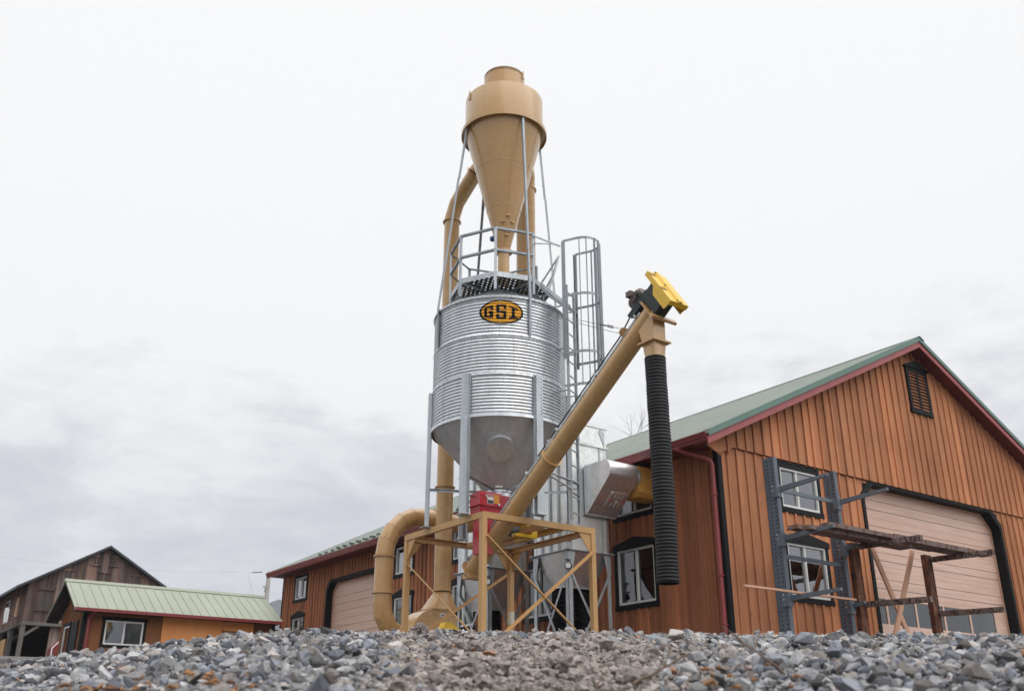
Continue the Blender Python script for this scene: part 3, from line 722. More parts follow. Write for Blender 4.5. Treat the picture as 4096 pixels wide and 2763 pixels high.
# hopper
HB, HR = 4.60, .29
mb = MB(); mb.lathe([(SR-.012, ZH-.01), (HR, HB+.0)], (SX, SY, 0), n=96)
hop = mb.build('hopper', M['galv_cone'], S, smooth=60)
def cone_p(phi, t, off=0): r = SR-.012+(HR-SR+.012)*t; z = ZH-.01+(HB-ZH+.01)*t; return SP(phi, r+off*.7, z-off*.7)
mb = MB()
for k in range(12):
    a = 2+30*k; mb.bar(cone_p(a, .01, .003), cone_p(a, .97, .003), .012 if k % 2 else .03, .006, rad(a))
    for j in range(17): mb.bolt(cone_p(a, .04+j*.055, .006), (rad(a)-Vector((0,0,1))).normalized(), .009, .012)
for k in range(36): mb.bolt(cone_p(10*k, .93, .004), (rad(10*k)-Vector((0,0,1))).normalized(), .009, .012)
mb.build('seam', M['galv_cone'], hop)
# manhole cover on the hopper front
t0 = .44; pc = cone_p(1.5, t0, .0); nn = (rad(1.5)*(ZH-HB)-Vector((0,0,1))*(SR-HR)).normalized()
mb = MB(); mb.lathe([(.285, -.05), (.285, .045), (.27, .055), (.27, .075), (0, .078)], pc, nn, 56)
for k in range(16):
    a = 2*math.pi*k/16; u = nn.orthogonal().normalized(); w = nn.cross(u); mb.bolt(pc+u*.25*math.cos(a)+w*.25*math.sin(a)+nn*.075, nn, .011, .014)
mb.build('manhole_cover', M['galv'], S, smooth=35)
# outlet collar
mb = MB(); mb.lathe([(HR-.01, HB-.02), (HR+.015, HB-.02), (HR+.015, HB-.06), (HR-.01, HB-.06), (HR-.01, HB-.13), (HR+.02, HB-.13), (HR+.02, HB-.15), (HR-.02, HB-.15)], (SX, SY, 0), n=56); mb.build('outlet_collar', M['galv'], S, smooth=30)
mb = MB(); p = cone_p(0, .97, .012); mb.hexa([p+tang(0)*a+Vector((0,0,b))*1+rad(0)*c for c in (0,.004) for a, b in ((-.07,-.022),(.07,-.022),(.07,.022),(-.07,.022))]); mb.build('label_plate', M['white_label'], S)
# legs: wide channel on the lower ring, standing on the tan frame
for k in range(6):
    a = 2.5+30+60*k
    mb = MB(); top, bot = 6.62, ZS+.012
    mb.chan(SP(a, SR+.085, bot), SP(a, SR+.085, top), .15, .085, .007, -rad(a), tang(a))
    for s in (-1, 1): mb.hexa([SP(a, SR+.0, z)+tang(a)*s*w for z in (bot, top) for w in (.068, .098)] and
        [SP(a, SR+.012, bot)+tang(a)*s*.068, SP(a, SR+.012, bot)+tang(a)*s*.10, SP(a, SR+.018, bot)+tang(a)*s*.10, SP(a, SR+.018, bot)+tang(a)*s*.068,
         SP(a, SR+.012, top)+tang(a)*s*.068, SP(a, SR+.012, top)+tang(a)*s*.10, SP(a, SR+.018, top)+tang(a)*s*.10, SP(a, SR+.018, top)+tang(a)*s*.068])
    mb.box(tuple(SP(a, SR+.05, bot)-Vector((.10,.10,.012))), tuple(SP(a, SR+.05, bot)+Vector((.10,.10,-.001))))
    for j in range(12): mb.bolt(SP(a, SR+.087, ZH+.05+j*.066)+tang(a)*.04, rad(a), .010, .012)
    mb.build('leg', M['galv_post'], S)
# leg braces
for k in range(6):
    a = 32.5+60*k
    mb = MB(); mb.lbar(SP(a, SR+.02, 4.64), SP(a, HR+.02, 4.60), .05, .006, tang(a), (0,0,-1)); mb.build('brace', M['galv_post'], S)

# sign on the wall, pressed into the corrugations
def inside(px, py, poly):
    c = np.zeros(px.shape, bool); n = len(poly)
    for i in range(n):
        x1, y1 = poly[i]; x2, y2 = poly[(i+1) % n]
        if y1 == y2: continue
        k = ((y1 > py) != (y2 > py)) & (px < (x2-x1)*(py-y1)/(y2-y1)+x1); c ^= k
    return c
G_ = [(505,530),(540,490),(790,437),(815,445),(830,470),(830,600),(722,600),(722,530),(610,545),(610,800),(622,815),(705,822),(715,735),(665,735),(665,645),(800,645),(830,670),(830,880),(815,900),(795,905),(530,872),(505,850)]
S_ = [(940,430),(965,405),(1275,405),(1300,430),(1300,575),(1200,575),(1200,475),(1050,475),(1050,630),(1275,635),(1300,665),(1300,920),(1275,943),(965,943),(938,915),(938,768),(1050,768),(1050,862),(1190,862),(1190,735),(1160,715),(970,708),(940,680)]
I_ = [(1395,440),(1725,540),(1725,595),(1610,575),(1600,650),(1605,790),(1625,835),(1715,840),(1708,912),(1375,942),(1390,872),(1465,855),(1495,800),(1500,545),(1465,510),(1392,490)]
SW, SH, SZ = .445, .262, 7.905
nx, nz = 200, 150
ss = np.linspace(-SW, SW, nx+1); zz = np.linspace(-SH, SH, nz+1)
cs = (ss[:-1]+ss[1:])/2; cz = (zz[:-1]+zz[1:])/2; GX, GZ = np.meshgrid(cs, cz, indexing='ij')
ell = (GX/SW)**2+(GZ/SH)**2 < 1
inn = ((GX-.003)/(SW*.905))**2+(GZ/(SH*.895))**2 < 1
PX = 1120+GX/SW*800; PY = 675-GZ/SH*450
let = inside(PX, PY, G_) | inside(PX, PY, S_) | inside(PX, PY, I_)
def sign_patch(maskf, off, name, m, par):
    mb = MB(); ids = {}
    def vid(i, j):
        if (i, j) not in ids:
            a = 1.3+math.degrees(ss[i]/SR); z = SZ+zz[j]; ids[(i, j)] = len(mb.v); mb.v.append(SP(a, SR+corr(z)+off, z))
        return ids[(i, j)]
    for i in range(nx):
        for j in range(nz):
            if maskf[i, j]: mb.f.append((vid(i,j), vid(i+1,j), vid(i+1,j+1), vid(i,j+1))); mb.mi.append(0)
    return mb.build(name, m, par, smooth=80, normals=False)
sg = sign_patch(ell, .003, 'sign', paint('sign_orange_yellow', (.76,.35,.012), .4, .04), S); sg['label'] = 'oval orange sign with black rim and letters GSI'
sign_patch(let, .006, 'lettering', M['black'], sg); sign_patch(ell & ~inn, .006, 'rim', M['black'], sg)

# work platform with perforated deck and guard rail
PR = 1.07; PA = [-5+45*k for k in range(8)]
ZD = 8.90
mb = MB()
for k in range(8):
    a, b = PA[k], PA[k]+45
    mb.add([SP(a, PR, ZD), SP(b, PR, ZD), SP(b, .30, ZD), SP(a, .30, ZD)], [(0,1,2,3)])
plat = mb.build('platform', M['deck'], S, normals=False)
mb = MB()
for k in range(8):
    a, b = PA[k], PA[k]+45
    mb.hexa([SP(a, PR, ZD-.055), SP(b, PR, ZD-.055), SP(b, PR+.006, ZD-.055), SP(a, PR+.006, ZD-.055), SP(a, PR, ZD+.06), SP(b, PR, ZD+.06), SP(b, PR+.006, ZD+.06), SP(a, PR+.006, ZD+.06)])
    mb.bar(SP(a, .36, ZD-.02), SP(a, PR, ZD-.02), .04, .04)
mb.build('fascia', M['galv_post'], plat)
posts = [(a, ZD-.36, 9.95) for a in PA if a not in (85,)]
for a, z0, z1 in posts:
    mb = MB(); mb.chan(SP(a, PR+.03, z0), SP(a, PR+.03, z1), .055, .04, .005, -rad(a), tang(a)); mb.build('post', M['galv_post'], plat)
for a in PA[:]:
    mb = MB(); p = SP(a, 1.24, ZR_+.13); n_ = (rad(a)*.45+Vector((0,0,1))*.9).normalized()
    d = tang(a); e = (rad(a)*.9-Vector((0,0,.42))).normalized()
    mb.hexa([p-d*.16-e*.14, p+d*.16-e*.14, p+d*.16+e*.10, p-d*.16+e*.10]+[q+n_*.008 for q in (p-d*.16-e*.14, p+d*.16-e*.14, p+d*.16+e*.10, p-d*.16+e*.10)])
    mb.build('foot_bracket', M['galv_post'], plat)
for z in (9.93, 9.42):
    mb = MB()
    for k in range(8):
        a, b = PA[k], PA[k]+45
        if a in (40, 85) : continue
        p, q = SP(a, PR+.035, z), SP(b, PR+.035, z); out = ((p+q)/2-Vector((SX, SY, z))).normalized()
        mb.lbar(p, q, .05, .006, (0,0,1), -out)
    mb.build('guard_rail', M['cage'], plat)
mb = MB()
g0, g1 = SP(68, 1.12, ZD-.05), SP(78, 1.30, 9.72)
mb.bar(g0, g1, .05, .035); mb.bar(SP(40, PR+.03, 9.90), SP(58, 1.50, 9.68), .03, .03); mb.bar(SP(40, PR+.03, 9.72), SP(52, 1.5, 9.66), .02, .02)
mb.bar(SP(130, PR, 9.35), g1, .03, .03); mb.bar(SP(130, PR, 8.95), (g0+g1)/2, .03, .03)
mb.bar(SP(56, 1.05, ZD-.03), SP(62, 1.62, ZR_+.05), .12, .07); mb.bar(SP(78, 1.0, ZD-.03), SP(75, 1.66, ZR_+.05), .10, .06)
mb.build('gate', M['galv_post'], plat)

# ladder and safety cage on the right
LA = 65; LC = SP(LA, 1.61, 0); ln = rad(63); lt = tang(63)
def LP(s, d, z): p = LC+lt*s+ln*d; return Vector((p.x, p.y, z))
mb = MB()
for s in (-.21, .21): mb.chan(LP(s, .0, 3.86), LP(s, .0, 8.75), .055, .035, .005, -lt*math.copysign(1, s), ln)
for z in (4.55, 6.45, 7.35, 8.3):
    for s in (-.21, .21): q = SP(LA+s*36, SR+.02, z); mb.bar(LP(s, -.02, z), q, .05, .012)
lad = mb.build('ladder', M['galv_post'], S)
mb = MB(); mb.bar(LP(-.22, 0, 4.62), SP(33, SR+.13, 4.72), .05, .01); mb.bar(LP(-.22, .02, 4.45), SP(33, SR+.13, 4.70), .05, .01); mb.bar(LP(.2, 0, 4.62), SP(33, SR+.13, 4.74), .06, .01); mb.bar(LP(-.22, 0, 4.40), LP(.22, 0, 4.40), .05, .01)
mb.build('stand_off', M['galv_post'], lad)
for k in range(16):
    z = 4.02+k*.305; mb = MB(); mb.tube([LP(-.22, .012, z), LP(.22, .012, z)], .014, 8); mb.build('rung', M['galv_post'], lad)
mb = MB()
for s in (-.34, .34): mb.chan(LP(s, .0, 7.06), LP(s, .0, 9.70), .07, .04, .006, -lt*math.copysign(1, s), ln)
cage = mb.build('safety_cage', M['cage'], S)
def hoop(z, w=.34, dep=.66, n=22):
    pts = [LP(-w, 0, z)]
    for i in range(n+1):
        a = math.pi*i/n; pts.append(LP(-math.cos(a)*w, dep-w+math.sin(a)*w, z))
    pts.append(LP(w, 0, z)); return pts
for z in (9.70, 8.43, 7.17, 6.48):
    pts = hoop(z, .34 if z > 6.5 else .36); mb = MB()
    for p, q in zip(pts, pts[1:]): mb.bar(p, q, .006, .055)
    mb.build('hoop', M['cage'], cage)
for i in (2, 5, 9, 12, 15, 19, 22):
    mb = MB(); A_, B_ = hoop(9.72)[i], hoop(6.46)[i]; mb.bar(A_, B_, .006, .055, (A_-LP(0, .3, A_.z))); mb.tube([A_, B_], .013, 6); mb.build('cage_bar', M['cage'], cage)

# ------------------------------------------------------------------ cyclone on its four struts
CX, CY = 11.05, 15.465
K = thing('cyclone', (CX, CY, 12.9), 'tall tan cyclone separator standing on four struts above the feed bin', 'cyclone')
mb = MB(); mb.lathe([(.45, 14.50), (.477, 14.50), (.477, 14.58), (.477, 14.0)][1:], (CX, CY, 0), n=72)
mb.lathe([(.45, 14.2), (.45, 14.575), (.477, 14.58)], (CX, CY, 0), n=72)
mb.build('outlet_cap', M['tan'], K, smooth=40)
mb = MB(); mb.lathe([(.47, 14.02), (.896, 13.84), (.9, 13.83), (.9, 12.995)], (CX, CY, 0), n=96); mb.build('barrel', M['tan'], K, smooth=40)
mb = MB(); mb.lathe([(.9, 12.99), (.985, 12.99), (.985, 12.965), (.985, 12.90), (.975, 12.90), (.975, 12.975), (.9, 12.975)], (CX, CY, 0), n=96)
def CPt(phi, r, z): d = rad(phi); return Vector((CX+d.x*r, CY+d.y*r, z))
for k in range(24): mb.bolt(CPt(15*k+6, .94, 12.99), (0,0,1), .018, .02)
mb.build('flange_ring', M['tan'], K, smooth=30)
mb = MB(); mb.lathe([(.895, 12.98), (.128, 9.96)], (CX, CY, 0), n=96); cone = mb.build('cone', M['tan'], K, smooth=60)
def ck(phi, z, off=0): r = .128+(z-9.96)/(12.98-9.96)*(.895-.128); return CPt(phi, r+off, z)
mb = MB()
for z in (11.95, 10.95): r = .128+(z-9.96)/3.02*.767; mb.lathe([(r-.006, z-.01), (r+.004, z-.006), (r+.004, z+.006), (r-.006, z+.01)], (CX, CY, 0), n=72)
for a in (-52, 14, 62, 130, 200): mb.bar(ck(a, 12.95, .002), ck(a, 10.0, .002), .016, .008, rad(a))
mb.build('weld_seam', M['tan'], cone, smooth=40)
mb = MB()
for z0, z1, a0, a1 in ((10.33, 10.62, -2, 38),):
    n = 8; pts = [[ck(a0+(a1-a0)*i/n, z, .012) for i in range(n+1)] for z in (z0, z1)]
    for i in range(n): mb.add([pts[0][i], pts[0][i+1], pts[1][i+1], pts[1][i]], [(0,1,2,3)])
    for a, z in ((-4, 10.42), (-4, 10.56), (40, 10.40), (40, 10.57), (18, 10.70), (18, 10.27)):
        p = ck(a, z, .012); d = tang(a); mb.hexa([p-d*.05-Vector((0,0,.012)), p+d*.05-Vector((0,0,.012)), p+d*.05-Vector((0,0,.012))+rad(a)*.03, p-d*.05-Vector((0,0,.012))+rad(a)*.03, p-d*.05+Vector((0,0,.012)), p+d*.05+Vector((0,0,.012)), p+d*.05+Vector((0,0,.012))+rad(a)*.03, p-d*.05+Vector((0,0,.012))+rad(a)*.03])
mb.build('access_door', M['tan'], cone)
mb = MB(); mb.lathe([(.135, 10.0), (.135, 9.97), (.19, 9.97), (.19, 9.925), (.128, 9.925), (.128, 8.85)], (CX, CY, 0), n=40); mb.build('drop_pipe', M['tan'], K, smooth=30)
mb = MB()
for (a, r, z) in ((-62, .9, 13.72), (64, .477, 14.47)):
    p = CPt(a, r+.006, z); d = tang(a); 
    mb.prism([(-.04,-.06),(.04,-.06),(.045,.06),(.03,.17),(-.01,.17),(-.03,.06)], p, d, (0,0,1), rad(a)*.012)
mb.build('lifting_lug', M['tan'], K)
mb = MB(); mb.tube([CPt(-80, .16, 10.28), CPt(-80, .24, 10.26)], [.06, .055], 14); mb.tube([CPt(-80, .24, 10.26), CPt(-80, .30, 10.25)], [.075, .05], 14); mb.build('level_sensor', M['blue'], K, smooth=40)
for a in (24.5, -65.5, 114.5, 204.5):
    p, m_, q = CPt(a, .95, 12.93), None, SP(a, SR+.06, 8.33)
    m_ = p.lerp(q, .30); mb = MB(); mb.lbar(p, m_, .055, .007, tang(a), -rad(a)); mb.lbar(m_+rad(a)*.01, q, .048, .007, tang(a), -rad(a)); mb.lbar(q, SP(a, SR+.035, 7.43), .055, .008, tang(a), -rad(a))
    for j in range(9): mb.bolt(SP(a, SR+.042, 7.5+j*.1)+tang(a)*.028, rad(a), .010, .012)
    mb.build('strut', M['cage'], K)

# ------------------------------------------------------------------ blow pipe, U pipe, return pipe, blower
def flange(mb, p, d, r, n=40):
    d = Vector(d).normalized(); mb.lathe([(r, -.012), (r+.04, -.012), (r+.04, .012), (r, .012)], p, d, n)
    u = d.orthogonal().normalized(); w = d.cross(u)
    for k in range(14): a = 2*math.pi*k/14; mb.bolt(Vector(p)+(u*math.cos(a)+w*math.sin(a))*(r+.022)-d*.014, -d, .012, .012)
BX, BY = 11.22, 17.90
P1 = thing('blow_pipe', (BX, BY, 2.95), 'tall tan pipe rising from the blower to the cyclone behind the feed bin', 'pipe')
mb = MB(); mb.tube([(BX,BY,2.95),(BX,BY,11.95),(11.235,17.72,12.32),(11.24,17.30,12.58),(11.2,16.85,12.75)], .186, 40)
mb.tube([(11.2,16.85,12.75),(11.3,16.5,13.05),(11.5,16.2,13.35)], .186, 40); mb.build('duct', M['tan'], P1, smooth=30)
def flanges(par, r, spots):
    for p, d in spots: mb = MB(); flange(mb, p, d, r); mb.build('flange', M['tan'], par, smooth=30)
flanges(P1, .186, [((BX,BY,z), (0,0,1)) for z in (2.96, 5.2, 8.9, 11.86)]+[((11.2,16.85,12.75), (-.04,-.8,.5))])
UY = 18.70
P2 = thing('bent_pipe', (10.23, UY, 1.6), 'thick tan pipe in an upside-down U at the left of the frame', 'pipe')
cxu, czu, ra = 10.23+.93, 3.74, .93
arc = [(cxu-ra*math.cos(a), UY, czu+ra*math.sin(a)) for a in [R(90*k/5) for k in range(6)]]
low = [(10.23, UY, 2.92), (10.23, UY, 2.72), (10.28, UY, 2.46), (10.42, UY, 2.22), (10.66, UY, 2.08), (10.95, UY, 2.05), (11.3, UY-.1, 2.05)]
mb = MB(); mb.tube(low[::-1]+arc+[(11.6, UY, 4.66), (12.1, UY, 4.62)], .198, 44); mb.build('duct', M['tan'], P2, smooth=14)
flanges(P2, .198, [((10.23, UY, 3.70), (0,0,1)), ((10.23, UY, 2.93), (0,0,1)), ((11.45, UY, 4.665), (1,0,0))])
mb = MB()
for p, q in zip(arc, arc[1:]): 
    d = (Vector(q)-Vector(p)).normalized(); mb.lathe([(.198, -.008), (.206, -.004), (.206, .004), (.198, .008)], Vector(p), d if p is not arc[0] else (0,0,1), 44)
mb.build('weld_seam', M['tan'], P2, smooth=30)
P3 = thing('return_pipe', (12.7, 16.84, 4.6), 'wide straight tan pipe standing behind the right side of the cyclone cone', 'pipe')
mb = MB(); mb.tube([(12.1,UY-.25,4.62),(12.35,17.9,4.62),(12.62,17.15,4.85),(12.7,16.84,5.4),(12.7,16.84,12.75),(12.6,16.7,13.05),(12.25,16.35,13.35),(11.8,16.0,13.4)], .234, 40); mb.build('duct', M['tan'], P3, smooth=30)
flanges(P3, .234, [((12.7,16.84,12.78), (0,0,1)), ((12.7,16.84,9.2), (0,0,1))])
FB = thing('blower', (10.9, 17.8, 1.45), 'tan centrifugal blower with round housing at the foot of the tall pipe', 'blower')
mb = MB(); bc = (10.86, 1.98); y0, y1 = 17.60, 18.15
prof = [(11.42, 2.53), (10.80, 2.54)]+[(bc[0]+(.5+.07*(k/14))*math.cos(R(98+k*12.5))*1.0, bc[1]+.56*math.sin(R(98+k*12.5))) for k in range(1, 15)]+[(11.42, 1.45)]
mb.prism(prof, (0, y0, 0), (1,0,0), (0,0,1), (0, y1-y0, 0))
for k in range(0, 15, 2): mb.bolt((bc[0]+.44*math.cos(R(85+k*12)), y0, bc[1]+.44*math.sin(R(85+k*12))), (0,-1,0), .016, .015)
mb.build('housing', M['tan'], FB, smooth=20)
mb = MB(); mb.box((10.98, y0-.025, 1.9), (11.30, y0-.001, 2.30)); mb.box((11.0, y0-.05, 2.28), (11.28, y0-.025, 2.31)); mb.lathe([(.02,-.02),(.05,-.02),(.05,.02),(.02,.02)], (11.14, y0-.045, 2.22), (1,0,0), 18, close=True); mb.build('access_hatch', M['tan'], FB, smooth=30)
mb = MB(); q = [(10.83, y0+.01), (11.42, y0+.01), (11.42, y1-.01), (10.83, y1-.01)]
n = 32; ring = [(BX+.19*math.cos(2*math.pi*k/n), BY+.19*math.sin(2*math.pi*k/n), 2.93) for k in range(n)]
def sq(k):
    a = 2*math.pi*k/n; c, s = math.cos(a), math.sin(a); m_ = max(abs(c), abs(s)); return (11.125+.295*c/m_, (y0+y1)/2+.265*s/m_, 2.545)
mb.add([sq(k) for k in range(n)]+ring, [(k, (k+1) % n, n+(k+1) % n, n+k) for k in range(n)]); mb.box((10.79, y0-.03, 2.535), (11.46, y1+.03, 2.56)); mb.build('outlet_transition', M['tan'], FB, smooth=25)
mb = MB(); mb.box((11.00, y0-.004, 2.40), (11.12, y0, 2.46)); mb.cur = 1; mb.box((11.02, y0-.006, 2.415), (11.10, y0-.003, 2.435)); mb.box((11.34, y0-.004, 2.42), (11.42, y0, 2.52)); mb.build('label_plate', [M['white_label'], M['black']], FB)
mb = MB(); gy0, gy1 = 16.75, 16.95
mb.prism([(10.30, 1.45), (11.16, 1.45), (11.16, 1.95), (10.72, 2.19), (10.60, 2.19), (10.50, 1.99), (10.30, 1.99)], (0, gy0, 0), (1,0,0), (0,0,1), (0, gy1-gy0, 0)); gd = mb.build('belt_guard', M['yellow'], FB)
mb = MB(); mb.box((10.60, gy0-.004, 1.96), (10.77, gy0, 2.06)); mb.cur = 1; mb.box((10.68, gy0-.006, 1.97), (10.76, gy0-.003, 2.05)); mb.build('label_plate', [M['white_label'], M['black']], gd)
mb = MB(); mb.lathe([(0, 0), (.17, 0), (.17, .45), (.1, .5), (0, .5)], (11.0, 16.98, 1.75), (0,1,0), 28); mb.build('motor', M['motor'], FB, smooth=30)

# ------------------------------------------------------------------ tan stand
FX0, FX1, FY0, FY1 = 9.83, 12.50, 14.38, 17.17
F_ = thing('steel_stand', (FX0, FY0, 1.3), 'square tan steel stand with braced posts under the feed bin', 'stand')
def gz(x, y): return float(ground_z(x, y))
for (x, y, sx, sy) in ((FX0,FY0,1,1),(FX1,FY0,-1,1),(FX0,FY1,1,-1),(FX1,FY1,-1,-1)):
    mb = MB(); w = .105
    mb.box((min(x,x+sx*w), min(y,y+sy*w), gz(x,y)-.1), (max(x,x+sx*w), max(y,y+sy*w), ZS-.115))
    mb.box((min(x-sx*.05,x+sx*(w+.05)), min(y-sy*.05,y+sy*(w+.05)), gz(x,y)-.02), (max(x-sx*.05,x+sx*(w+.05)), max(y-sy*.05,y+sy*(w+.05)), gz(x,y)+.012))
    mb.build('post', M['tan_frame'], F_)
    mb = MB(); e = .008
    if not (sx > 0 and sy > 0): mb.prism([(0,0),(.30,0),(0,-.40)], (x+sx*w, y+sy*.02, ZS-.116), (sx,0,0), (0,0,1), (0,e*sy,0)); mb.prism([(0,0),(.30,0),(0,-.40)], (x+sx*.02, y+sy*w, ZS-.116), (0,sy,0), (0,0,1), (e*sx,0,0)); mb.build('gusset', M['tan_frame'], F_)
b0, b1, zt = .075, .007, ZS
def cbeam(p, q, inn):   # channel on its side: web outwards, flanges inwards
    mb = MB(); p, q = Vector(p), Vector(q); mb.chan(p, q, .115, .075, .008, inn, (0,0,1)); return mb.build('top_beam', M['tan_frame'], F_)
zc = ZS-.0575
cbeam((FX0,FY0,zc),(FX1,FY0,zc),(0,1,0)); cbeam((FX0,FY1,zc),(FX1,FY1,zc),(0,-1,0)); cbeam((FX0,FY0+.004,zc),(FX0,FY1-.004,zc),(1,0,0)); cbeam((FX1,FY0+.004,zc),(FX1,FY1-.004,zc),(-1,0,0))
cbeam((11.28,FY0+.1,zc-.01),(11.28,FY1-.1,zc-.01),(1,0,0)); cbeam((11.78,FY0+.1,zc-.01),(11.78,FY1-.1,zc-.01),(-1,0,0))
def lb(p, q, n1, n2): mb = MB(); mb.lbar(p, q, .05, .007, n1, n2); mb.build('brace', M['tan_frame'], F_)
lb((FX0+.08,FY0-.008,3.42),(FX1-.06,FY0-.008,1.5),(0,-1,0),(.5,0,.8)); lb((FX1-.06,FY0-.016,3.40),(FX0+.1,FY0-.016,1.45),(0,-1,0),(-.5,0,.8))
lb((FX0+.02,FY1-.06,3.30),(FX0+.02,FY0+.14,1.62),(1,0,0),(0,.5,.8)); lb((FX0+.1,FY1-.02,1.72),(FX1-.1,FY1-.02,3.30),(0,-1,0),(-.5,0,.8))
mb = MB(); mb.box((FX1-.185, FY1-.26, 2.27), (FX1-.107, FY1-.16, 2.52)); mb.build('electrical_box', M['cream'], F_)

# ------------------------------------------------------------------ red mill hanging under the bin
RM_ = thing('red_mill', (10.9, 15.4, 3.4), 'glossy red feed mill with warning labels hanging under the bin outlet', 'feed mill')
mx0, mx1, my0, my1 = 10.27, 10.80, 15.12, 15.46
mb = MB(); mb.prism([(my0, 4.19), (my0, 4.40), (my0+.02, 4.46), (my1, 4.43), (my1, 4.19)], (mx0, 0, 0), (0,1,0), (0,0,1), (mx1-mx0, 0, 0))
mb.box((mx0-.055, my0-.035, 4.175), (mx1+.03, my1, 4.19))
for k in range(5): mb.bolt((mx0+.03+k*.11, my0-.018, 4.175), (0,0,-1), .012, .012)
mb.build('front_box', M['red'], RM_)
mb = MB(); mb.hexa([(mx0+.02,my0+.02,3.98),(mx1-.08,my0+.02,3.98),(mx1-.08,my1,3.98),(mx0+.02,my1,3.98),(mx0,my0,4.174),(mx1,my0,4.174),(mx1,my1,4.174),(mx0,my1,4.174)])
mb.box((mx0+.06, my0+.05, 3.28), (mx0+.34, my1-.03, 3.979)); mb.build('chute', M['red'], RM_)
mb = MB(); mb.hexa([(10.62,15.2,4.02),(11.30,15.2,4.02),(11.30,15.85,4.02),(10.62,15.85,4.02),(10.62,15.2,4.44),(11.30,15.2,4.44),(11.30,15.85,4.44),(10.62,15.85,4.44)]); mb.box((11.25, 15.12, 4.30), (11.36, 15.24, 4.47)); mb.build('mill_body', M['red'], RM_)
mb = MB(); mb.lathe([(.305, 4.445), (.31, 4.40), (.26, 4.36)], (SX, SY, 0), n=48); mb.build('inlet_ring', M['red'], RM_, smooth=40)
mb = MB()
yl = my0-.004
mb.box((10.44,yl,4.225),(10.585,yl+.003,4.415)); mb.cur = 1; mb.box((10.448,yl-.002,4.36),(10.577,yl+.001,4.408)); mb.cur = 2; mb.box((10.448,yl-.002,4.232),(10.577,yl+.001,4.300)); mb.cur = 3; mb.box((10.60,yl,4.25),(10.72,yl+.003,4.42))
mb.build('warning_label', [M['white_label'], M['red'], M['steel_dark'], M['orange_label']], RM_)
cu = bpy.data.curves.new('danger_text', 'FONT'); cu.body = 'DANGER'; cu.size = .036; cu.align_x = 'CENTER'; cu.extrude = .0005
tmp = bpy.data.objects.new('danger_text', cu); col.objects.link(tmp); bpy.context.view_layer.update()
dg = bpy.context.evaluated_depsgraph_get(); tm = bpy.data.meshes.new_from_object(tmp.evaluated_get(dg)); bpy.data.objects.remove(tmp)
to = bpy.data.objects.new('lettering', tm); col.objects.link(to); tm.materials.clear(); tm.materials.append(M['white_label']); to.parent = RM_
to.location = (10.512-10.9, yl-.0045-15.4, 4.372-3.4); to.rotation_euler = (math.pi/2, 0, 0)
for x, z in ((10.40, 4.36), (10.70, 4.23)): mb = MB(); mb.lathe([(0,.03),(.02,.03),(.026,0)], (x, my0, z), (0,-1,0), 14); mb.build('knob', M['galv'], RM_, smooth=30)
mb = MB(); mb.tube([(mx0, 15.3, 4.36), (mx0-.14, 15.42, 4.42)], .012, 8); mb.build('crank_rod', M['steel_dark'], RM_, smooth=30)
mb = MB(); mb.box((11.42, 15.15, 3.80), (11.55, 15.60, 4.08)); mb.box((11.04, 15.0, 3.66), (11.42, 15.149, 3.72)); mb.box((11.42, 15.0, 3.66), (11.55, 15.60, 3.799)); mb.build('belt_guard', M['yellow'], RM_)
mb = MB(); mb.lathe([(0,0),(.11,0),(.11,.34),(.07,.38),(0,.38)], (11.0, 15.35, 3.82), (1,0,0), 24); mb.build('motor', M['steel_dark'], RM_, smooth=30)

# ------------------------------------------------------------------ inclined auger
AX = 10.65; ua = Vector((0, -.8312, .5560)); wa = Vector((0, .5560, .8312)); xa = Vector((1,0,0)); A0 = Vector((AX, 14.87, 3.775))
def AP(t, w=0, x=0): return A0+ua*t+wa*w+xa*x                           # t metres up the tube from A0
AG = thing('auger', (AX, 15.9, 3.0), 'long tan inclined auger tube reaching up from the red mill', 'auger')
mb = MB(); mb.tube([AP(-1.22), AP(5.16)], .168, 40); mb.lathe([(.168,-.02),(.20,-.02),(.20,.02),(.168,.02)], AP(-1.22), ua, 40)
mb.build('tube', M['tan'], AG, smooth=30)
mb = MB(); mb.box((AX-.21, 15.80, 2.90), (AX+.21, 15.95, 2.99)); mb.prism([(-.21,-.21),(.21,-.21),(.21,.1),(.14,.2),(-.14,.2),(-.21,.1)], AP(-1.26), xa, wa, ua*.03)
for k in range(5): mb.bolt(AP(-1.27, -.15+.0*k, -.18+.09*k), -ua, .014, .014)
mb.build('boot_plate', M['tan'], AG)
mb = MB(); mb.lathe([(.168,-.012),(.215,-.012),(.215,.012),(.168,.012)], AP(1.78), ua, 44)
for k in range(12): a = 2*math.pi*k/12; mb.bolt(AP(1.765, math.cos(a)*.193, math.sin(a)*.193), -ua, .013, .012)
mb.build('flange', M['tan'], AG, smooth=30)
mb = MB(); mb.bar(AP(-1.2, .155, -.10), AP(5.0, .155, -.10), .035, .04, wa)
for t in (-1.1, -.3, 1.2, 2.0, 2.3, 3.6, 4.9): mb.bar(AP(t, .165, -.16), AP(t, .165, -.03), .03, .07, wa)
mb.build('side_rail', M['galv_post'], AG)
mb = MB(); mb.tube([AP(1.6, .215, -.10), AP(2.6, .225, -.10), AP(4.4, .23, -.10), AP(4.75, .27, -.12), AP(5.02, .36, -.14), AP(5.2, .47, -.15)], .014, 10); mb.build('conduit', M['steel_dark'], AG, smooth=40)
mb = MB(); mb.bar((10.71,14.05,ZS+.0),(10.71,14.05,4.62),.012,.06); mb.build('support_strap', M['galv_post'], AG)
mb = MB(); p = AP(2.02, .10, -.142); mb.hexa([p+ua*a+(wa*.8-xa*.6)*b*1.0+(-xa*.8-wa*.6)*c*(-1) for c in (0,-.006) for a, b in ((-.09,-.05),(.09,-.05),(.09,.05),(-.09,.05))])
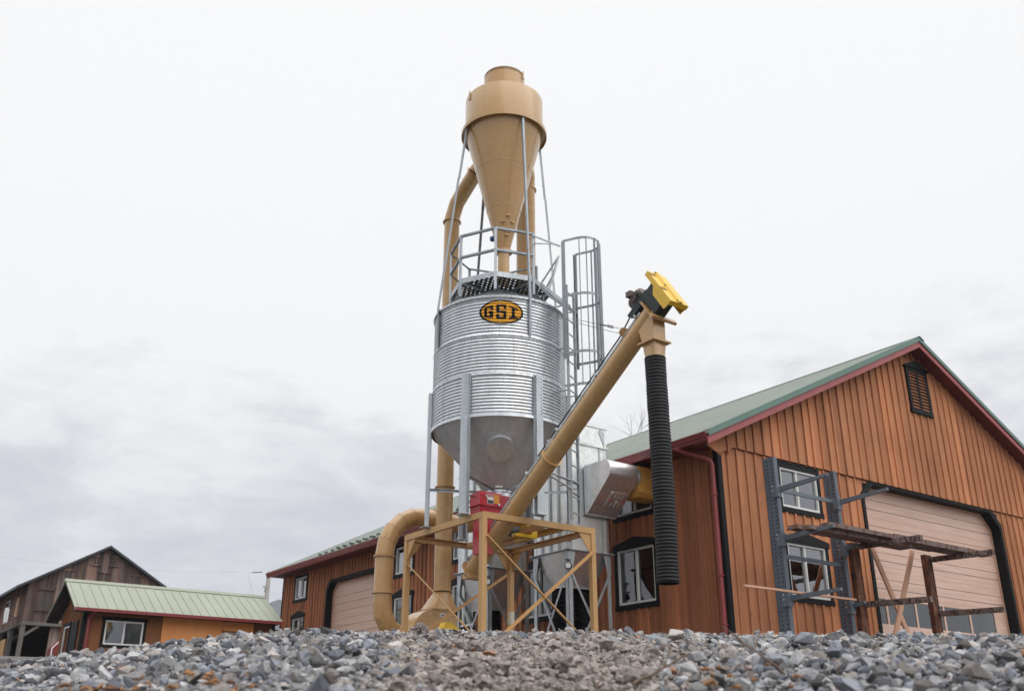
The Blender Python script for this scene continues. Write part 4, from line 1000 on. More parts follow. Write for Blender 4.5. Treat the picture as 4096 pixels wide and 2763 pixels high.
p = AP(1.93, .085, -.155); lbm = mb.build('label_plate', M['white_label'], AG)
mb = MB(); mb.prism([(-.12,-.05),(.12,-.05),(.05,.12),(-.06,.12)], AP(4.55, .15, -.10), ua, (wa*.75-xa*.65), (-xa*.75-wa*.65)*.01); mb.build('stay_bracket', M['tan'], AG)
# discharge chute
cy = 10.62; cxm = AX
mb = MB(); h = .135
mb.add([(cxm-h,cy-h,6.10),(cxm+h,cy-h,6.10),(cxm+h,cy+h,6.10),(cxm-h,cy+h,6.10),(cxm-h,cy-h,6.60),(cxm+h,cy-h,6.60),(cxm+h,cy+h+.10,6.42),(cxm-h,cy+h+.10,6.42)], [(0,3,2,1),(4,5,6,7),(0,1,5,4),(1,2,6,5),(2,3,7,6),(3,0,4,7)])
n = 32
def sq2(k, z):
    a = 2*math.pi*k/n; c, s = math.cos(a), math.sin(a); m_ = max(abs(c), abs(s)); return (cxm+h*c/m_, cy+h*s/m_, z)
mb.add([sq2(k, 6.07) for k in range(n)]+[(cxm+.152*math.cos(2*math.pi*k/n), cy+.152*math.sin(2*math.pi*k/n), 5.78) for k in range(n)], [(k, (k+1) % n, n+(k+1) % n, n+k) for k in range(n)])
mb.box((cxm-.20, cy-.20, 6.07), (cxm+.20, cy+.20, 6.085)); mb.box((cxm-.195, cy-.195, 6.088), (cxm+.195, cy+.195, 6.10))
for k in range(4): mb.bolt((cxm-.18, cy-.15+.1*k, 6.07), (0,0,-1), .012, .014); mb.bolt((cxm-.15+.1*k, cy-.18, 6.07), (0,0,-1), .012, .014)
mb.build('discharge_chute', M['tan'], AG, smooth=20)
mb = MB(); mb.prism([(-.22,-.24),(.22,-.24),(.22,.2),(-.22,.2)], AP(5.16), xa, wa, ua*.014); mb.prism([(-.26,-.30),(.30,-.30),(.30,-.22),(-.26,-.22)], AP(5.18), xa, wa, ua*.05); mb.build('head_plate', M['tan'], AG)
mb = MB(); mb.prism([(-.12,-.16),(.12,-.16),(.15,.30),(-.15,.30)], AP(5.2), xa, wa, ua*.36); mb.lathe([(0,0),(.12,0),(.12,.05),(0,.05)], AP(5.52, -.2), ua, 20); mb.lathe([(0,0),(.15,0),(.15,.05),(0,.05)], AP(5.50, .28), ua, 20)
mb.bar(AP(4.95, .28, -.13), AP(5.25, .28, -.13), .04, .12, wa); mb.bar(AP(4.78, .34), AP(5.35, .34), .26, .025, wa); mb.prism([(0,0),(.42,0),(.42,.16),(0,.06)], AP(4.82, .20, -.15), ua, wa, xa*.012); mb.prism([(0,0),(.42,0),(.42,.16),(0,.06)], AP(4.82, .20, .14), ua, wa, xa*.012)
mb.build('motor_mount', M['mount'], AG)
mb = MB(); mb.lathe([(0,-.17),(.10,-.17),(.125,-.14),(.125,.14),(.11,.17),(0,.17)], AP(5.07, .48), ua, 28)
for k in range(18): a = 2*math.pi*k/18; mb.bar(AP(4.95, .48+.13*math.cos(a), .13*math.sin(a)), AP(5.19, .48+.13*math.cos(a), .13*math.sin(a)), .012, .02, wa)
mb.box(tuple(AP(5.05, .62, -.10)-Vector((.06,.06,.05))), tuple(AP(5.05, .62, -.10)+Vector((.06,.06,.05)))); mb.build('motor', M['motor'], AG, smooth=30)
# yellow belt guard
g0_, L2, W2, TH = Vector((AX, 10.229, 6.946)), .439, .203, .088
mb = MB()
def gq(x, w, t): return g0_+xa*x+wa*w+ua*t
mb.hexa([gq(-W2,-L2,-TH),gq(W2,-L2,-TH),gq(W2,L2,-TH),gq(-W2,L2,-TH),gq(-W2,-L2,0),gq(W2,-L2,0),gq(W2,L2,0),gq(-W2,L2,0)])
mb.hexa([gq(-.055,-L2-.004,0),gq(.055,-L2-.004,0),gq(.055,L2+.004,0),gq(-.055,L2+.004,0),gq(-.03,-L2-.004,.035),gq(.03,-L2-.004,.035),gq(.03,L2+.004,.035),gq(-.03,L2+.004,.035)])
for xs_ in (-.19, .178): mb.hexa([gq(xs_,-.40,-.20),gq(xs_+.012,-.40,-.20),gq(xs_+.012,.0,-.20),gq(xs_,.0,-.20),gq(xs_,-.43,-TH),gq(xs_+.012,-.43,-TH),gq(xs_+.012,.14,-TH),gq(xs_,.14,-TH)])
mb.cur = 1
for wv in (.30, -.12):
    for k in range(8): mb.bar(gq(-.205+k*.018, wv, .001), gq(-.205+k*.018, wv+.09, .001), .005, .004, ua)
yg = mb.build('belt_guard', [M['yellow'], M['motor']], AG)
for wv in (-.4, .05, .42): mb = MB(); mb.bolt(gq(-.05, wv, .02), ua, .014, .012); mb.build('bolt', M['motor'], yg)
# corrugated drop hose
HZ0, HZ1 = 2.20, 5.83
H_ = thing('drop_hose', (cxm, cy, HZ0), 'thick black corrugated hose hanging from the auger head', 'hose')
mb = MB(); nr = 66; pit = (HZ1-HZ0)/nr; pr = []
for k in range(nr):
    z = HZ0+k*pit
    pr += [(.166, z), (.167, z+pit*.35), (.174, z+pit*.55), (.175, z+pit*.64), (.174, z+pit*.74), (.167, z+pit*.94)]
pr.append((.163, HZ1))
o_ = len(mb.v); mb.lathe(pr, (cxm, cy, 0), n=48)
for i_ in range(o_, len(mb.v)):                                       # slight sag and sway of the hanging hose
    x_, y_, z_ = mb.v[i_]; t_ = (HZ1-z_)/(HZ1-HZ0); q_ = .012*math.sin(t_*3.4)*t_; k_ = 1+.012*math.sin(z_*9)+.008*math.sin(z_*23)
    mb.v[i_] = (cxm+(x_-cxm)*k_+q_, cy+(y_-cy)*k_-q_*.6, z_+.004*math.sin(z_*17))
hs = mb.build('corrugated_hose', M['rubber'], H_, smooth=50)
mb = MB(); mb.lathe([(.150, HZ0+.004), (.150, HZ1-.02), (.01, HZ1-.03)], (cxm, cy, 0), n=36); mb.lathe([(.150, HZ0+.004), (.156, HZ0)], (cxm, cy, 0), n=36); mb.build('inner_liner', M['rubber_in'], hs, smooth=60)
mb = MB(); mb.lathe([(.157, HZ1-.06), (.164, HZ1-.06), (.164, HZ1-.02), (.157, HZ1-.02)], (cxm, cy, 0), n=40, close=True); mb.build('clamp_band', M['white'], H_, smooth=30)
mb = MB(); mb.lathe([(.152, HZ1-.02), (.172, HZ1-.02), (.172, HZ1+.0), (.152, HZ1+.0)], (cxm, cy, 0), n=40, close=True); mb.build('collar', M['rubber'], H_, smooth=30)
# stay wires
ST = thing('stay_wire', tuple(SP(40, SR+.03, 7.95)), 'pair of thin stay wires with turnbuckle from bin to auger head', 'wire')
e = AP(4.55, .27, -.16); s0 = SP(42, SR+.03, 8.02)
mb = MB(); mb.tube([s0, e], .0055, 6); mb.tube([s0-Vector((0,0,.03)), e-Vector((0,0,.10))], .0055, 6); mb.build('wire', M['wire'], ST)
tb = s0.lerp(e, .88); dv = (e-s0).normalized(); mb = MB()
for o_ in (.018, -.018): mb.tube([tb-dv*.12+Vector((0,0,o_)), tb+dv*.12+Vector((0,0,o_))], .008, 6)
mb.tube([tb-dv*.42, tb-dv*.16], .014, 6); mb.build('turnbuckle', M['steel_dark'], ST)

# ------------------------------------------------------------------ two square dust bins along the wall
def dust_bin(name, x0, y0, sx, sy, zt, zb, zh, label, hood):
    t = thing(name, (x0, y0, gz(x0, y0)), label, 'dust bin', 'galvanised square bins along the wall')
    x1, y1 = x0+sx, y0+sy
    mb = MB(); mb.box((x0, y0, zb), (x1, y1, zt)); body = mb.build('body', M['galv_white'], t)
    mb = MB(); w = .035
    for k in range(5):
        u = y0+.0+(sy-.0)*k/4
        mb.box((x0-.035, u-w/2-.02, zb), (x0-.001, u+w/2, zt)) if 0 < k < 4 else None
    for u in (x0+.07, x1-.22): mb.box((u, y0-.022, zb), (u+w, y0-.001, zt))
    mb.build('rib', M['galv_post'], body)
    mb = MB()
    for (cx_, cy_) in ((x0,y0),(x1,y0),(x0,y1),(x1,y1)):
        sx_, sy_ = (1 if cx_ == x0 else -1), (1 if cy_ == y0 else -1)
        mb.lbar((cx_-sx_*.006, cy_-sy_*.006, zb), (cx_-sx_*.006, cy_-sy_*.006, zt), .085, .006, (sx_,0,0), (0,sy_,0))
    mb.build('corner_angle', M['galv'], body)
    mb = MB(); hz = zt+.48
    mb.box((x0-.01, y0-.01, zt+.015), (x1+.01, y1+.01, hz)); mb.box((x0-.05, y0-.05, zt), (x1+.05, y1+.05, zt+.02)); mb.box((x0-.04, y0-.04, hz), (x1+.04, y1+.04, hz+.03)); tb_ = mb.build('top_box', M['galv_white'], t)
    mb = MB(); mb.box((x0+.40, y0-.022, zt+.05), (x0+.86, y0-.011, hz-.03)); mb.build('hatch', M['galv_white'], tb_)
    mb = MB(); mb.prism([(0,0),(0,.34),(-.07,.40),(-.14,.40),(-.16,.33),(-.05,.1)], (x1-.05, y0-.012, hz-.43), (1,0,0), (0,0,1), (0,-.012,0)); mb.build('lifting_lug', M['galv_post'], tb_)
    mb = MB()
    for a, b in (((x0,y0),(x1,y0)),((x1,y0),(x1,y1)),((x1,y1),(x0,y1)),((x0,y1),(x0,y0))):
        d = Vector((b[0]-a[0], b[1]-a[1], 0)).normalized(); o_ = Vector((d.y, -d.x, 0))
        p, q = Vector((*a, zb))-d*.10, Vector((*b, zb))+d*.10; mb.lbar(p, q, .07, .007, o_, (0,0,-1)) if False else mb.bar(p+o_*.03, q+o_*.03, .08, .012); mb.bar(p+o_*.004, q+o_*.004, .008, .05)
    mb.build('base_ring', M['galv_post'], t)
    mb = MB(); cx_, cy_ = (x0+x1)/2, (y0+y1)/2; hx, hy = .40, .22
    mb.hexa([(cx_-hx,cy_-hy,zh),(cx_+hx,cy_-hy,zh),(cx_+hx,cy_+hy,zh),(cx_-hx,cy_+hy,zh),(x0+.01,y0+.01,zb-.012),(x1-.01,y0+.01,zb-.012),(x1-.01,y1-.01,zb-.012),(x0+.01,y1-.01,zb-.012)])
    mb.box((cx_-hx-.04, cy_-hy-.04, zh-.012), (cx_+hx+.04, cy_+hy+.04, zh+.002)); mb.build('hopper', M['galv_hood'], t)
    for (lx, ly, sx_, sy_) in ((x0,y0,1,1),(x1,y0,-1,1),(x0,y1,1,-1),(x1,y1,-1,-1)):
        mb = MB(); g = gz(lx, ly)-.1
        mb.lbar((lx-sx_*.012, ly-sy_*.012, g), (lx-sx_*.012, ly-sy_*.012, zb-.03), .11, .008, (sx_,0,0), (0,sy_,0))
        mb.prism([(0,0),(.2,0),(0.11,-.42),(0,-.42)], (lx-sx_*.014, ly-sy_*.02, zb-.04), (sx_,0,0), (0,0,1), (0,sy_*.006,0)); mb.prism([(0,0),(.2,0),(0.11,-.42),(0,-.42)], (lx-sx_*.02, ly-sy_*.014, zb-.04), (0,sy_,0), (0,0,1), (sx_*.006,0,0))
        for k in range(4): mb.bolt((lx-sx_*.012+sx_*.055, ly-sy_*.012, zb-.12-.12*k), (0,-sy_,0), .013, .012)
        mb.build('leg', M['galv_post'], t)
    zl, zu = gz(x0, y0)+.05, zb-.5
    for p, q in (((x0,y0),(x1,y0)),((x0,y1),(x0,y0)),((x1,y1),(x1,y0)),((x0,y1),(x1,y1))):
        d = Vector((q[0]-p[0], q[1]-p[1], 0)).normalized(); o_ = Vector((d.y,-d.x,0))*.022
        mb = MB(); mb.bar(Vector((*p,zl))+d*.08-o_*-1, Vector((*q,zu))-d*.06-o_*-1, .008, .055); mb.build('brace', M['galv_post'], t)
        mb = MB(); mb.bar(Vector((*p,zu))+d*.06+o_*1.5, Vector((*q,zl))-d*.08+o_*1.5, .008, .055); mb.build('brace', M['galv_post'], t)
    mb = MB(); gp = (x0-.03, y0-.03, zb-.36); mb.lathe([(0,.05),(.075,.05),(.085,.035),(.085,-.03),(0,-.03)], gp, (-.7,-.72,0), 24); mb.box((x0-.10, y0-.06, zb-.25), (x0+.02, y0+.0, zb-.22)); g_ = mb.build('gauge', M['steel_dark'], t, smooth=30)
    mb = MB(); mb.lathe([(0,.054),(.062,.052)], gp, (-.7,-.72,0), 24); mb.build('dial', M['white_label'], g_)
    if hood:
        mb = MB(); xa0, xa1, za, zb_ = x0+.46, x0+1.38, 4.70, 5.86
        yb = y0-.10
        # side profile in (y,z): flat top bulging out, sloping back down to the bottom flange
        pf = [(yb, za+.03), (yb, zb_-.02)]+[(yb-.62-.20*math.sin(R(a)), zb_-.02-.20*(1-math.cos(R(a)))) for a in (0,15,30,45,60,75,90)]+[(yb-.815, zb_-.34), (yb-.79, zb_-.40)]
        mb.prism([(p_[0], p_[1]) for p_ in pf], (xa0+.03, 0, 0), (0,1,0), (0,0,1), (xa1-xa0-.06, 0, 0)); hd = mb.build('inlet_hood', M['galv_hood'], t, smooth=25)
        mb = MB(); mb.box((xa0+.03, yb, za+.03), (xa1-.03, y0-.024, zb_-.03))
        for a, b in (((xa0,za),(xa0+.045,zb_)),((xa1-.045,za),(xa1,zb_)),((xa0,za),(xa1,za+.05)),((xa0,zb_-.03),(xa1,zb_))): mb.box((a[0], yb-.008-(.002 if a[0] == xa0 and b[0] < xa0+.1 else 0), a[1]), (b[0], yb-.001, b[1]))
        for k in range(9): mb.bolt((xa0+.022, yb-.01, za+.08+k*.13), (0,-1,0), .012, .012)
        for k in range(7): mb.bolt((xa0+.08+k*.13, yb-.01, za+.025), (0,-1,0), .012, .012)
        mb.build('flange', M['galv'], hd)
        mb = MB(); cc = (xa1-.04, yb-.45, zb_-.30); mb.lathe([(.29,0),(.29,.10),(.315,.10),(.315,.13),(.27,.13),(.27,.0)], cc, (1,0,0), 40); mb.build('collar', M['galv'], hd, smooth=30)
        # access door on the sloping face
        p0 = Vector((xa0+.56, yb-.05-.24, za+.33)); sl = Vector((0, -(.79-0), (zb_-.40)-(za+.03))).normalized(); nr_ = Vector((0, -sl.z, sl.y)).normalized()
        p0 = Vector((xa0+.60, yb, za+.03))+sl*.46
        def rr(w, h_, r_, n_=5): return [(sx_*(w-r_)+r_*math.cos(a), sy_*(h_-r_)+r_*math.sin(a)) for sx_, sy_, a0 in ((1,1,0),(-1,1,90),(-1,-1,180),(1,-1,270)) for a in [R(a0+90*i/n_) for i in range(n_+1)]]
        mb = MB(); mb.prism(rr(.25,.215,.04), p0, xa, sl, nr_*.022); mb.prism(rr(.225,.19,.035), p0+nr_*.022, xa, sl, nr_*.010)
        for k in (-.11, 0, .11):
            for sgn in (.11, -.12): mb.bar(p0+nr_*.036+xa*(k-.02)+sl*(sgn-.04), p0+nr_*.036+xa*(k+.02)+sl*(sgn+.05), .014, .012, nr_)
        dr = mb.build('access_door', M['galv_hood'], hd)
        mb = MB()
        for k in (-.2, .2): mb.bar(p0+nr_*.04+xa*(k-.025), p0+nr_*.04+xa*(k+.025)+sl*.03, .03, .02, nr_)
        mb.build('latch', M['red'], dr)
        mb = MB(); q = p0+nr_*.0335; mb.prism([(-.045,-.02),(.045,-.02),(.045,.02),(-.045,.02)], q+sl*-.02, xa, sl, nr_*.003); mb.cur = 1; mb.prism([(-.035,-.01),(.035,-.01),(.035,.01),(-.035,.01)], q+sl*.17-xa*.1, xa, sl, nr_*.003); mb.build('label_plate', [M['white_label'], M['yellow']], dr)
        mb = MB(); mb.box((x0+.02, y0-.014, zb+.17), (x0+.08, y0-.008, zb+.33)); mb.build('warning_label', M['gutter'], body)
    return t
DX, DYa, DYb = 13.58, 16.54, 19.50
ZBN = 3.90
dust_bin('dust_bin', DX, DYa, 1.20, 1.22, 6.35, ZBN, 3.16, 'square galvanised dust bin with bulging inlet hood beside the wall', True)
dust_bin('dust_bin', DX-.06, DYb, 1.19, 1.33, 6.35, ZBN, 2.98, 'plain square galvanised dust bin seen behind the red mill, without a hood', False)
# square duct from the hood into the wall
dx0, dx1, dy = DX+1.42, X0-.03, DYa-.55
mb = MB(); mb.box((dx0, dy-.27, 5.30), (dx1, dy+.27, 5.82)); D_ = tag(mb.build('square_duct', M['ochre']), 'short square ochre duct joining the inlet hood to the building wall', 'duct')
mb = MB(); mb.hexa([(dx0+.02,dy-.22,5.12),(dx1,dy-.22,5.12),(dx1,dy+.22,5.12),(dx0+.02,dy+.22,5.12),(dx0-.0,dy-.30,5.22),(dx1,dy-.30,5.22),(dx1,dy+.30,5.22),(dx0-.0,dy+.30,5.22)]); mb.box((dx0, dy-.30, 5.221), (dx1, dy+.30, 5.299)); mb.build('bottom_tray', M['ochre'], D_)
# discharge hoses and drums
def bag_hose(x, y, z0, z1, r, label):
    mb = MB(); n_ = int((z1-z0)/.032); pr = []
    for k in range(n_): z = z0+k*(z1-z0)/n_; q = 1+.03*math.sin(k*1.7); pr += [(r*.95*q, z), (r*1.03*q, z+.016)]
    mb.lathe(pr+[(r*.95, z1)], (x, y, 0), n=32); return tag(mb.build('discharge_hose', M['rubber'], smooth=70), label, 'hose', 'black hoses between dust bins and drums')
def drum(x, y, zt, label):
    t = thing('drum', (x, y, gz(x, y)), label, 'drum', 'drums under the dust bins')
    mb = MB(); g = gz(x, y)-.05; mb.lathe([(0,g),(.28,g),(.285,g+.3),(.28,zt-.04)], (x,y,0), n=36); mb.build('barrel', M['steel_dark'], t, smooth=40)
    mb = MB(); mb.lathe([(0,zt+.03),(.25,zt+.03),(.30,zt+.0),(.30,zt-.05),(.285,zt-.05)], (x,y,0), n=36); l_ = mb.build('lid', M['steel_dark'], t, smooth=30)
    mb = MB(); mb.box((x-.20, y-.25, zt-.05), (x-.17, y-.22, zt+.06)); mb.tube([(x-.185,y-.235,zt+.0),(x-.185,y-.235,zt+.14)], .018, 8); mb.build('clamp', M['galv'], l_)
cxb, cyb = DX+.60, DYa+.61
bag_hose(cxb-.26, cyb+.06, 2.18, 3.15, .205, 'left one of two black hoses under the hooded dust bin'); bag_hose(cxb+.25, cyb-.02, 2.22, 3.15, .205, 'right one of two black hoses under the hooded dust bin')
drum(cxb-.34, cyb+.08, 2.14, 'dark drum lid under the left hose of the hooded dust bin'); drum(cxb+.30, cyb-.06, 2.18, 'dark drum lid under the right hose of the hooded dust bin')
bag_hose(DX+.52, DYb+.66, 2.1, 2.97, .22, 'black hose under the dust bin behind the tan frame')
drum(DX+.52, DYb+.66, 2.05, 'dark drum hidden low under the dust bin behind the tan frame')

# ------------------------------------------------------------------ slate-grey cantilever rack
RK = thing('cantilever_rack', (17.1, 12.9, 1.3), 'slate grey steel cantilever rack with punched uprights before the gable windows', 'rack')
ycf = 12.75
for xc in (16.13, 18.14):
    zt_ = 5.55; zb_ = gz(xc, ycf)-.1
    mb = MB(); mb.box((xc-.03, ycf+.012, zb_), (xc-.018, ycf+.27, zt_)); mb.box((xc-.055, ycf, zb_), (xc+.055, ycf+.012, zt_)); mb.box((xc-.055, ycf+.27, zb_), (xc+.055, ycf+.282, zt_)); mb.box((xc+.018, ycf+.012, zb_), (xc+.03, ycf+.27, zt_))
    mb.cur = 1
    for k in range(44):
        z = 1.9+k*.083
        for yy in (ycf+.085, ycf+.20): mb.box((xc-.0325, yy-.015, z-.013), (xc-.029, yy+.015, z+.013))
    u_ = mb.build('upright', [M['slate'], M['hole']], RK)
    for k, (z, up) in enumerate(((4.86, .06), (3.85, .05), (2.655, .04))):
        mb = MB(); p = Vector((xc+.05, ycf-.02, z)); L_ = 1.2 if xc < 17 or k == 0 else .30
        q = Vector((xc+.05, ycf-L_, z+up)); mb.hexa([p+Vector((-.03,0,-.055)), p+Vector((.03,0,-.055)), q+Vector((.03,0,-.03)), q+Vector((-.03,0,-.03)), p+Vector((-.03,0,.05)), p+Vector((.03,0,.05)), q+Vector((.03,0,.03)), q+Vector((-.03,0,.03))])
        ar = mb.build('arm', M['slate_edge'], RK)
        mb = MB(); mb.box((xc-.075, ycf-.03, z-.17), (xc+.075, ycf-.001, z+.09)); mb.box((xc-.075, ycf, z-.17), (xc-.058, ycf+.10, z+.09)); mb.build('sleeve', M['slate_edge'], ar)
        mb = MB()
        for zz_ in (z-.03, z+.06): mb.tube([(xc-.09, ycf+.08, zz_), (xc-.03, ycf+.08, zz_)], .016, 8)
        mb.build('bolt', M['galv'], ar)
for z in (4.88, 3.50): mb = MB(); mb.box((16.17, ycf+.08, z-.04), (18.10, ycf+.12, z+.04)); mb.build('cross_bar', M['slate_edge'], RK)
mb = MB(); mb.box((14.56, 12.50, 2.715), (17.98, 12.56, 2.755)); tag(mb.build('long_board', M['lumber']), 'thin orange-brown board lying across the lowest arms of the slate rack', 'board')

# rusty rack with planks
RR = thing('rusty_rack', (19.8, 12.8, 1.3), 'old rusty brown rack with flaking arms before the wide garage door', 'rack')
for xc, m_ in ((18.44, 'flake'), (21.2, 'flake')):
    mb = MB(); zt_ = 3.99 if xc < 20 else 4.02; g = gz(xc, 12.75)-.1
    mb.box((xc-.125, 12.68, g), (xc-.105, 12.80, zt_)); mb.box((xc+.105, 12.68, g), (xc+.125, 12.80, zt_)); mb.box((xc-.105, 12.69, g), (xc+.105, 12.71, zt_)); mb.build('post', M['rust'], RR)
    for z, dz in ((3.93, -.05), (2.71, -.06)):
        mb = MB(); p, q = Vector((xc+.09, 12.67, z)), Vector((xc+.09, 11.17, z+dz)); mb.hexa([p+Vector((-.05,0,-.07)), p+Vector((.05,0,-.07)), q+Vector((.05,0,-.055)), q+Vector((-.05,0,-.055)), p+Vector((-.05,0,.045)), p+Vector((.05,0,.045)), q+Vector((.05,0,.055)), q+Vector((-.05,0,.055))]); mb.build('arm', M['flake'], RR)
for a, b, yy in (((19.16, 4.02), (20.42, 1.55), 12.78), ((20.66, 4.05), (19.18, 1.55), 12.73)):
    mb = MB(); mb.bar((a[0], yy, a[1]), (b[0], yy, b[1]), .04, .13, (1,0,0)); mb.build('brace', M['lumber'], RR)
plks = [(16.40, 21.75, 11.80, .24, 3.965, 'front plank of the stack lying over slate and rusty racks'), (16.55, 20.6, 12.06, .22, 3.965, 'second plank from the front across the two racks'), (16.05, 19.9, 12.31, .24, 3.965, 'rear plank nearest the uprights of the two racks'),
        (15.95, 19.4, 11.92, .20, 3.88, 'lower plank poking out at the left end of the plank stack'), (18.9, 22.75, 12.0, .24, 4.055, 'upper plank reaching furthest right over the rusty rack'), (18.7, 22.5, 12.28, .22, 4.055, 'upper plank at the back of the stack on the rusty rack')]
for xa_, xb_, yy, w_, z, lab in plks:
    mb = MB(); z += .0; mb.hexa([(xa_,yy,z),(xb_,yy,z-.0),(xb_,yy+w_,z),(xa_,yy+w_,z),(xa_+.01,yy,z+.085),(xb_,yy,z+.085),(xb_,yy+w_,z+.085),(xa_+.01,yy+w_,z+.085)])
    tag(mb.build('plank', M['plank']), lab, 'plank', 'old planks laid over the racks')
ob = on_bank(50.2, 8.6)
mb = MB(); c_ = Vector((*ob, .80)); mb.hexa([c_+Vector(p) for p in ((-.10,.05,0),(.10,-.07,0),(.13,-.03,0),(-.07,.09,0),(-.10,.05,.035),(.10,-.07,.03),(.13,-.03,.03),(-.07,.09,.035))])
tag(mb.build('wood_offcut', M['orange_board']), 'orange wood offcut lying on the gravel crest before the slate rack', 'offcut')

# ------------------------------------------------------------------ small green-roofed shed on the left
SHD = thing('garden_shed', (7.75, 33.5, 2.2), 'low orange-brown shed with sage green metal roof left of the workshop', 'shed')
sx0, sx1, sy0, sy1 = 7.72, 14.08, 33.5, 36.4; g = 2.0; ez = 3.90
syr = 34.95; srz = lambda y: 4.94-.55*abs(y-syr)
SWN = (8.40, 9.60, 2.86, 3.60)
mb = MB(); hs_ = [SWN, (12.30, 13.25, 2.0, 3.46)]
us = sorted({sx0, sx1} | {h[0] for h in hs_} | {h[1] for h in hs_}); zs = sorted({g, ez} | {h[2] for h in hs_} | {h[3] for h in hs_})
wall_cells(us, zs, hs_, lambda a, b, c, d: mb.add([(a,sy0,c),(b,sy0,c),(b,sy0,d),(a,sy0,d)], [(0,1,2,3)]))
x = sx0+.3
while x < 10.1:
    for a, b in clear_of(x-.025, x+.025, g, ez, [(*SWN, 0)]): mb.box((x-.025, sy0-.02, a), (x+.025, sy0, b))
    x += .3
mb.build('front_wall', M['shed_side'], SHD, normals=False)
mb = MB(); mb.box((10.20, sy0-.03, g), (12.22, sy0-.001, 3.84)); mb.box((12.222, sy0-.03, 3.60), (13.33, sy0-.001, 3.80)); mb.box((12.24, sy0-.05, 3.50), (13.31, sy0-.031, 3.66)); x = 10.42
while x < 12.2: mb.box((x-.004, sy0-.034, g), (x+.004, sy0-.03, 3.84)); x += .22
pl = mb.build('fresh_boarding', M['raw_wood'], SHD); pl['label'] = 'bright unstained orange boarding'
mb = MB(); mb.prism([(sy0,g),(sy1,g),(sy1,ez),(syr,srz(syr)-.1),(sy0,ez)], (sx0,0,0), (0,1,0), (0,0,1), (.05,0,0)); y = sy0+.25
while y < sy1: mb.box((sx0-.02, y-.02, g), (sx0, y+.02, min(ez+.5, srz(y)-.14))); y += .25
mb.build('end_wall', M['shed_end'], SHD)
mb = MB(); mb.prism([(sy0,g),(sy1,g),(sy1,ez),(syr,srz(syr)-.1),(sy0,ez)], (sx1-.05,0,0), (0,1,0), (0,0,1), (.05,0,0)); mb.box((sx0+.05, sy1-.05, g), (sx1-.05, sy1, ez)); mb.build('back_wall', M['shed_side'], SHD)
mb = MB()
for (ya, yb_) in ((33.02, syr), (36.88, syr)):
    sgn = 1 if yb_ > ya else -1
    mb.hexa([(7.3,ya,srz(ya)-.04),(14.2,ya,srz(ya)-.04),(14.2,yb_,srz(yb_)-.04),(7.3,yb_,srz(yb_)-.04),(7.3,ya,srz(ya)),(14.2,ya,srz(ya)),(14.2,yb_,srz(yb_)),(7.3,yb_,srz(yb_))])
    x = 7.4
    while x < 14.2: mb.hexa([(x,ya,srz(ya)),(x+.03,ya,srz(ya)),(x+.03,yb_,srz(yb_)),(x,yb_,srz(yb_)),(x+.008,ya,srz(ya)+.022),(x+.022,ya,srz(ya)+.022),(x+.022,yb_,srz(yb_)+.022),(x+.008,yb_,srz(yb_)+.022)]); x += .3
mb.hexa([(7.28,syr-.14,srz(syr)-.055),(14.22,syr-.14,srz(syr)-.055),(14.22,syr+.14,srz(syr)-.055),(7.28,syr+.14,srz(syr)-.055),(7.28,syr-.05,srz(syr)+.045),(14.22,syr-.05,srz(syr)+.045),(14.22,syr+.05,srz(syr)+.045),(7.28,syr+.05,srz(syr)+.045)])
rf = mb.build('roof', M['shed_roof'], SHD)
mb = MB(); mb.box((7.31, 32.98, 3.79), (14.2, 33.10, 3.885)); mb.tube([(7.95,33.1,3.78),(7.90,33.30,3.70),(7.88,33.42,3.6),(7.88,33.42,2.2)], .05, 10); mb.build('gutter', M['gutter'], SHD)
mb = MB(); mb.box((7.32, 33.10, 3.81), (14.18, 33.5, 3.84))
for (ya, yb_) in ((33.02, syr), (36.88, syr)): mb.hexa([(7.32,ya,srz(ya)-.14),(7.70,ya,srz(ya)-.14),(7.70,yb_,srz(yb_)-.14),(7.32,yb_,srz(yb_)-.14),(7.32,ya,srz(ya)-.042),(7.70,ya,srz(ya)-.042),(7.70,yb_,srz(yb_)-.042),(7.32,yb_,srz(yb_)-.042)])
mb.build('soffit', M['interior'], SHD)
for a, b in (((sx0-.03, sy0-.03, g), (sx0+.09, sy0, ez)), ((sx0-.03, sy0+.001, g), (sx0, sy0+.09, ez)), ((sx1-.08, sy0-.03, g), (sx1+.02, sy0, ez))): mb = MB(); mb.box(a, b); mb.build('corner_board', M['black'], SHD)
def shed_win(P, u0, u1, z0, z1, mull):
    def bx(mb, a0, a1, d0, d1, c0, c1): p, q = P(a0, d0, c0), P(a1, d1, c1); mb.box(tuple(map(min, p, q)), tuple(map(max, p, q)))
    mb = MB(); f = .05
    bx(mb,u0,u0+f,-.04,.02,z0,z1); bx(mb,u1-f,u1,-.04,.02,z0,z1); bx(mb,u0+f,u1-f,-.04,.02,z0,z0+f); bx(mb,u0+f,u1-f,-.04,.02,z1-f,z1)
    if mull: bx(mb,(u0+u1)/2-.025,(u0+u1)/2+.025,-.04,.014,z0+f,z1-f)
    fr = mb.build('window', M['white'], SHD); mb = MB(); bx(mb,u0+f,u1-f,-.026,-.02,z0+f,z1-f); mb.build('pane', M['glass'] if mull else M['glass_sky'], fr)
    mb = MB(); t = .09; bx(mb,u0-t,u0,0,.03,z0,z1); bx(mb,u1,u1+t,0,.03,z0,z1); bx(mb,u0-t-.03,u1+t+.03,0,.034,z1,z1+.11); bx(mb,u0-t,u1+t,0,.034,z0-.08,z0); mb.build('trim', M['black'], fr)
shed_win(lambda u, d, z: (u, sy0-d, z), *SWN, True); shed_win(lambda u, d, z: (u, sy0-.02-d, z), 12.42, 13.1, 2.9, 3.3, False)
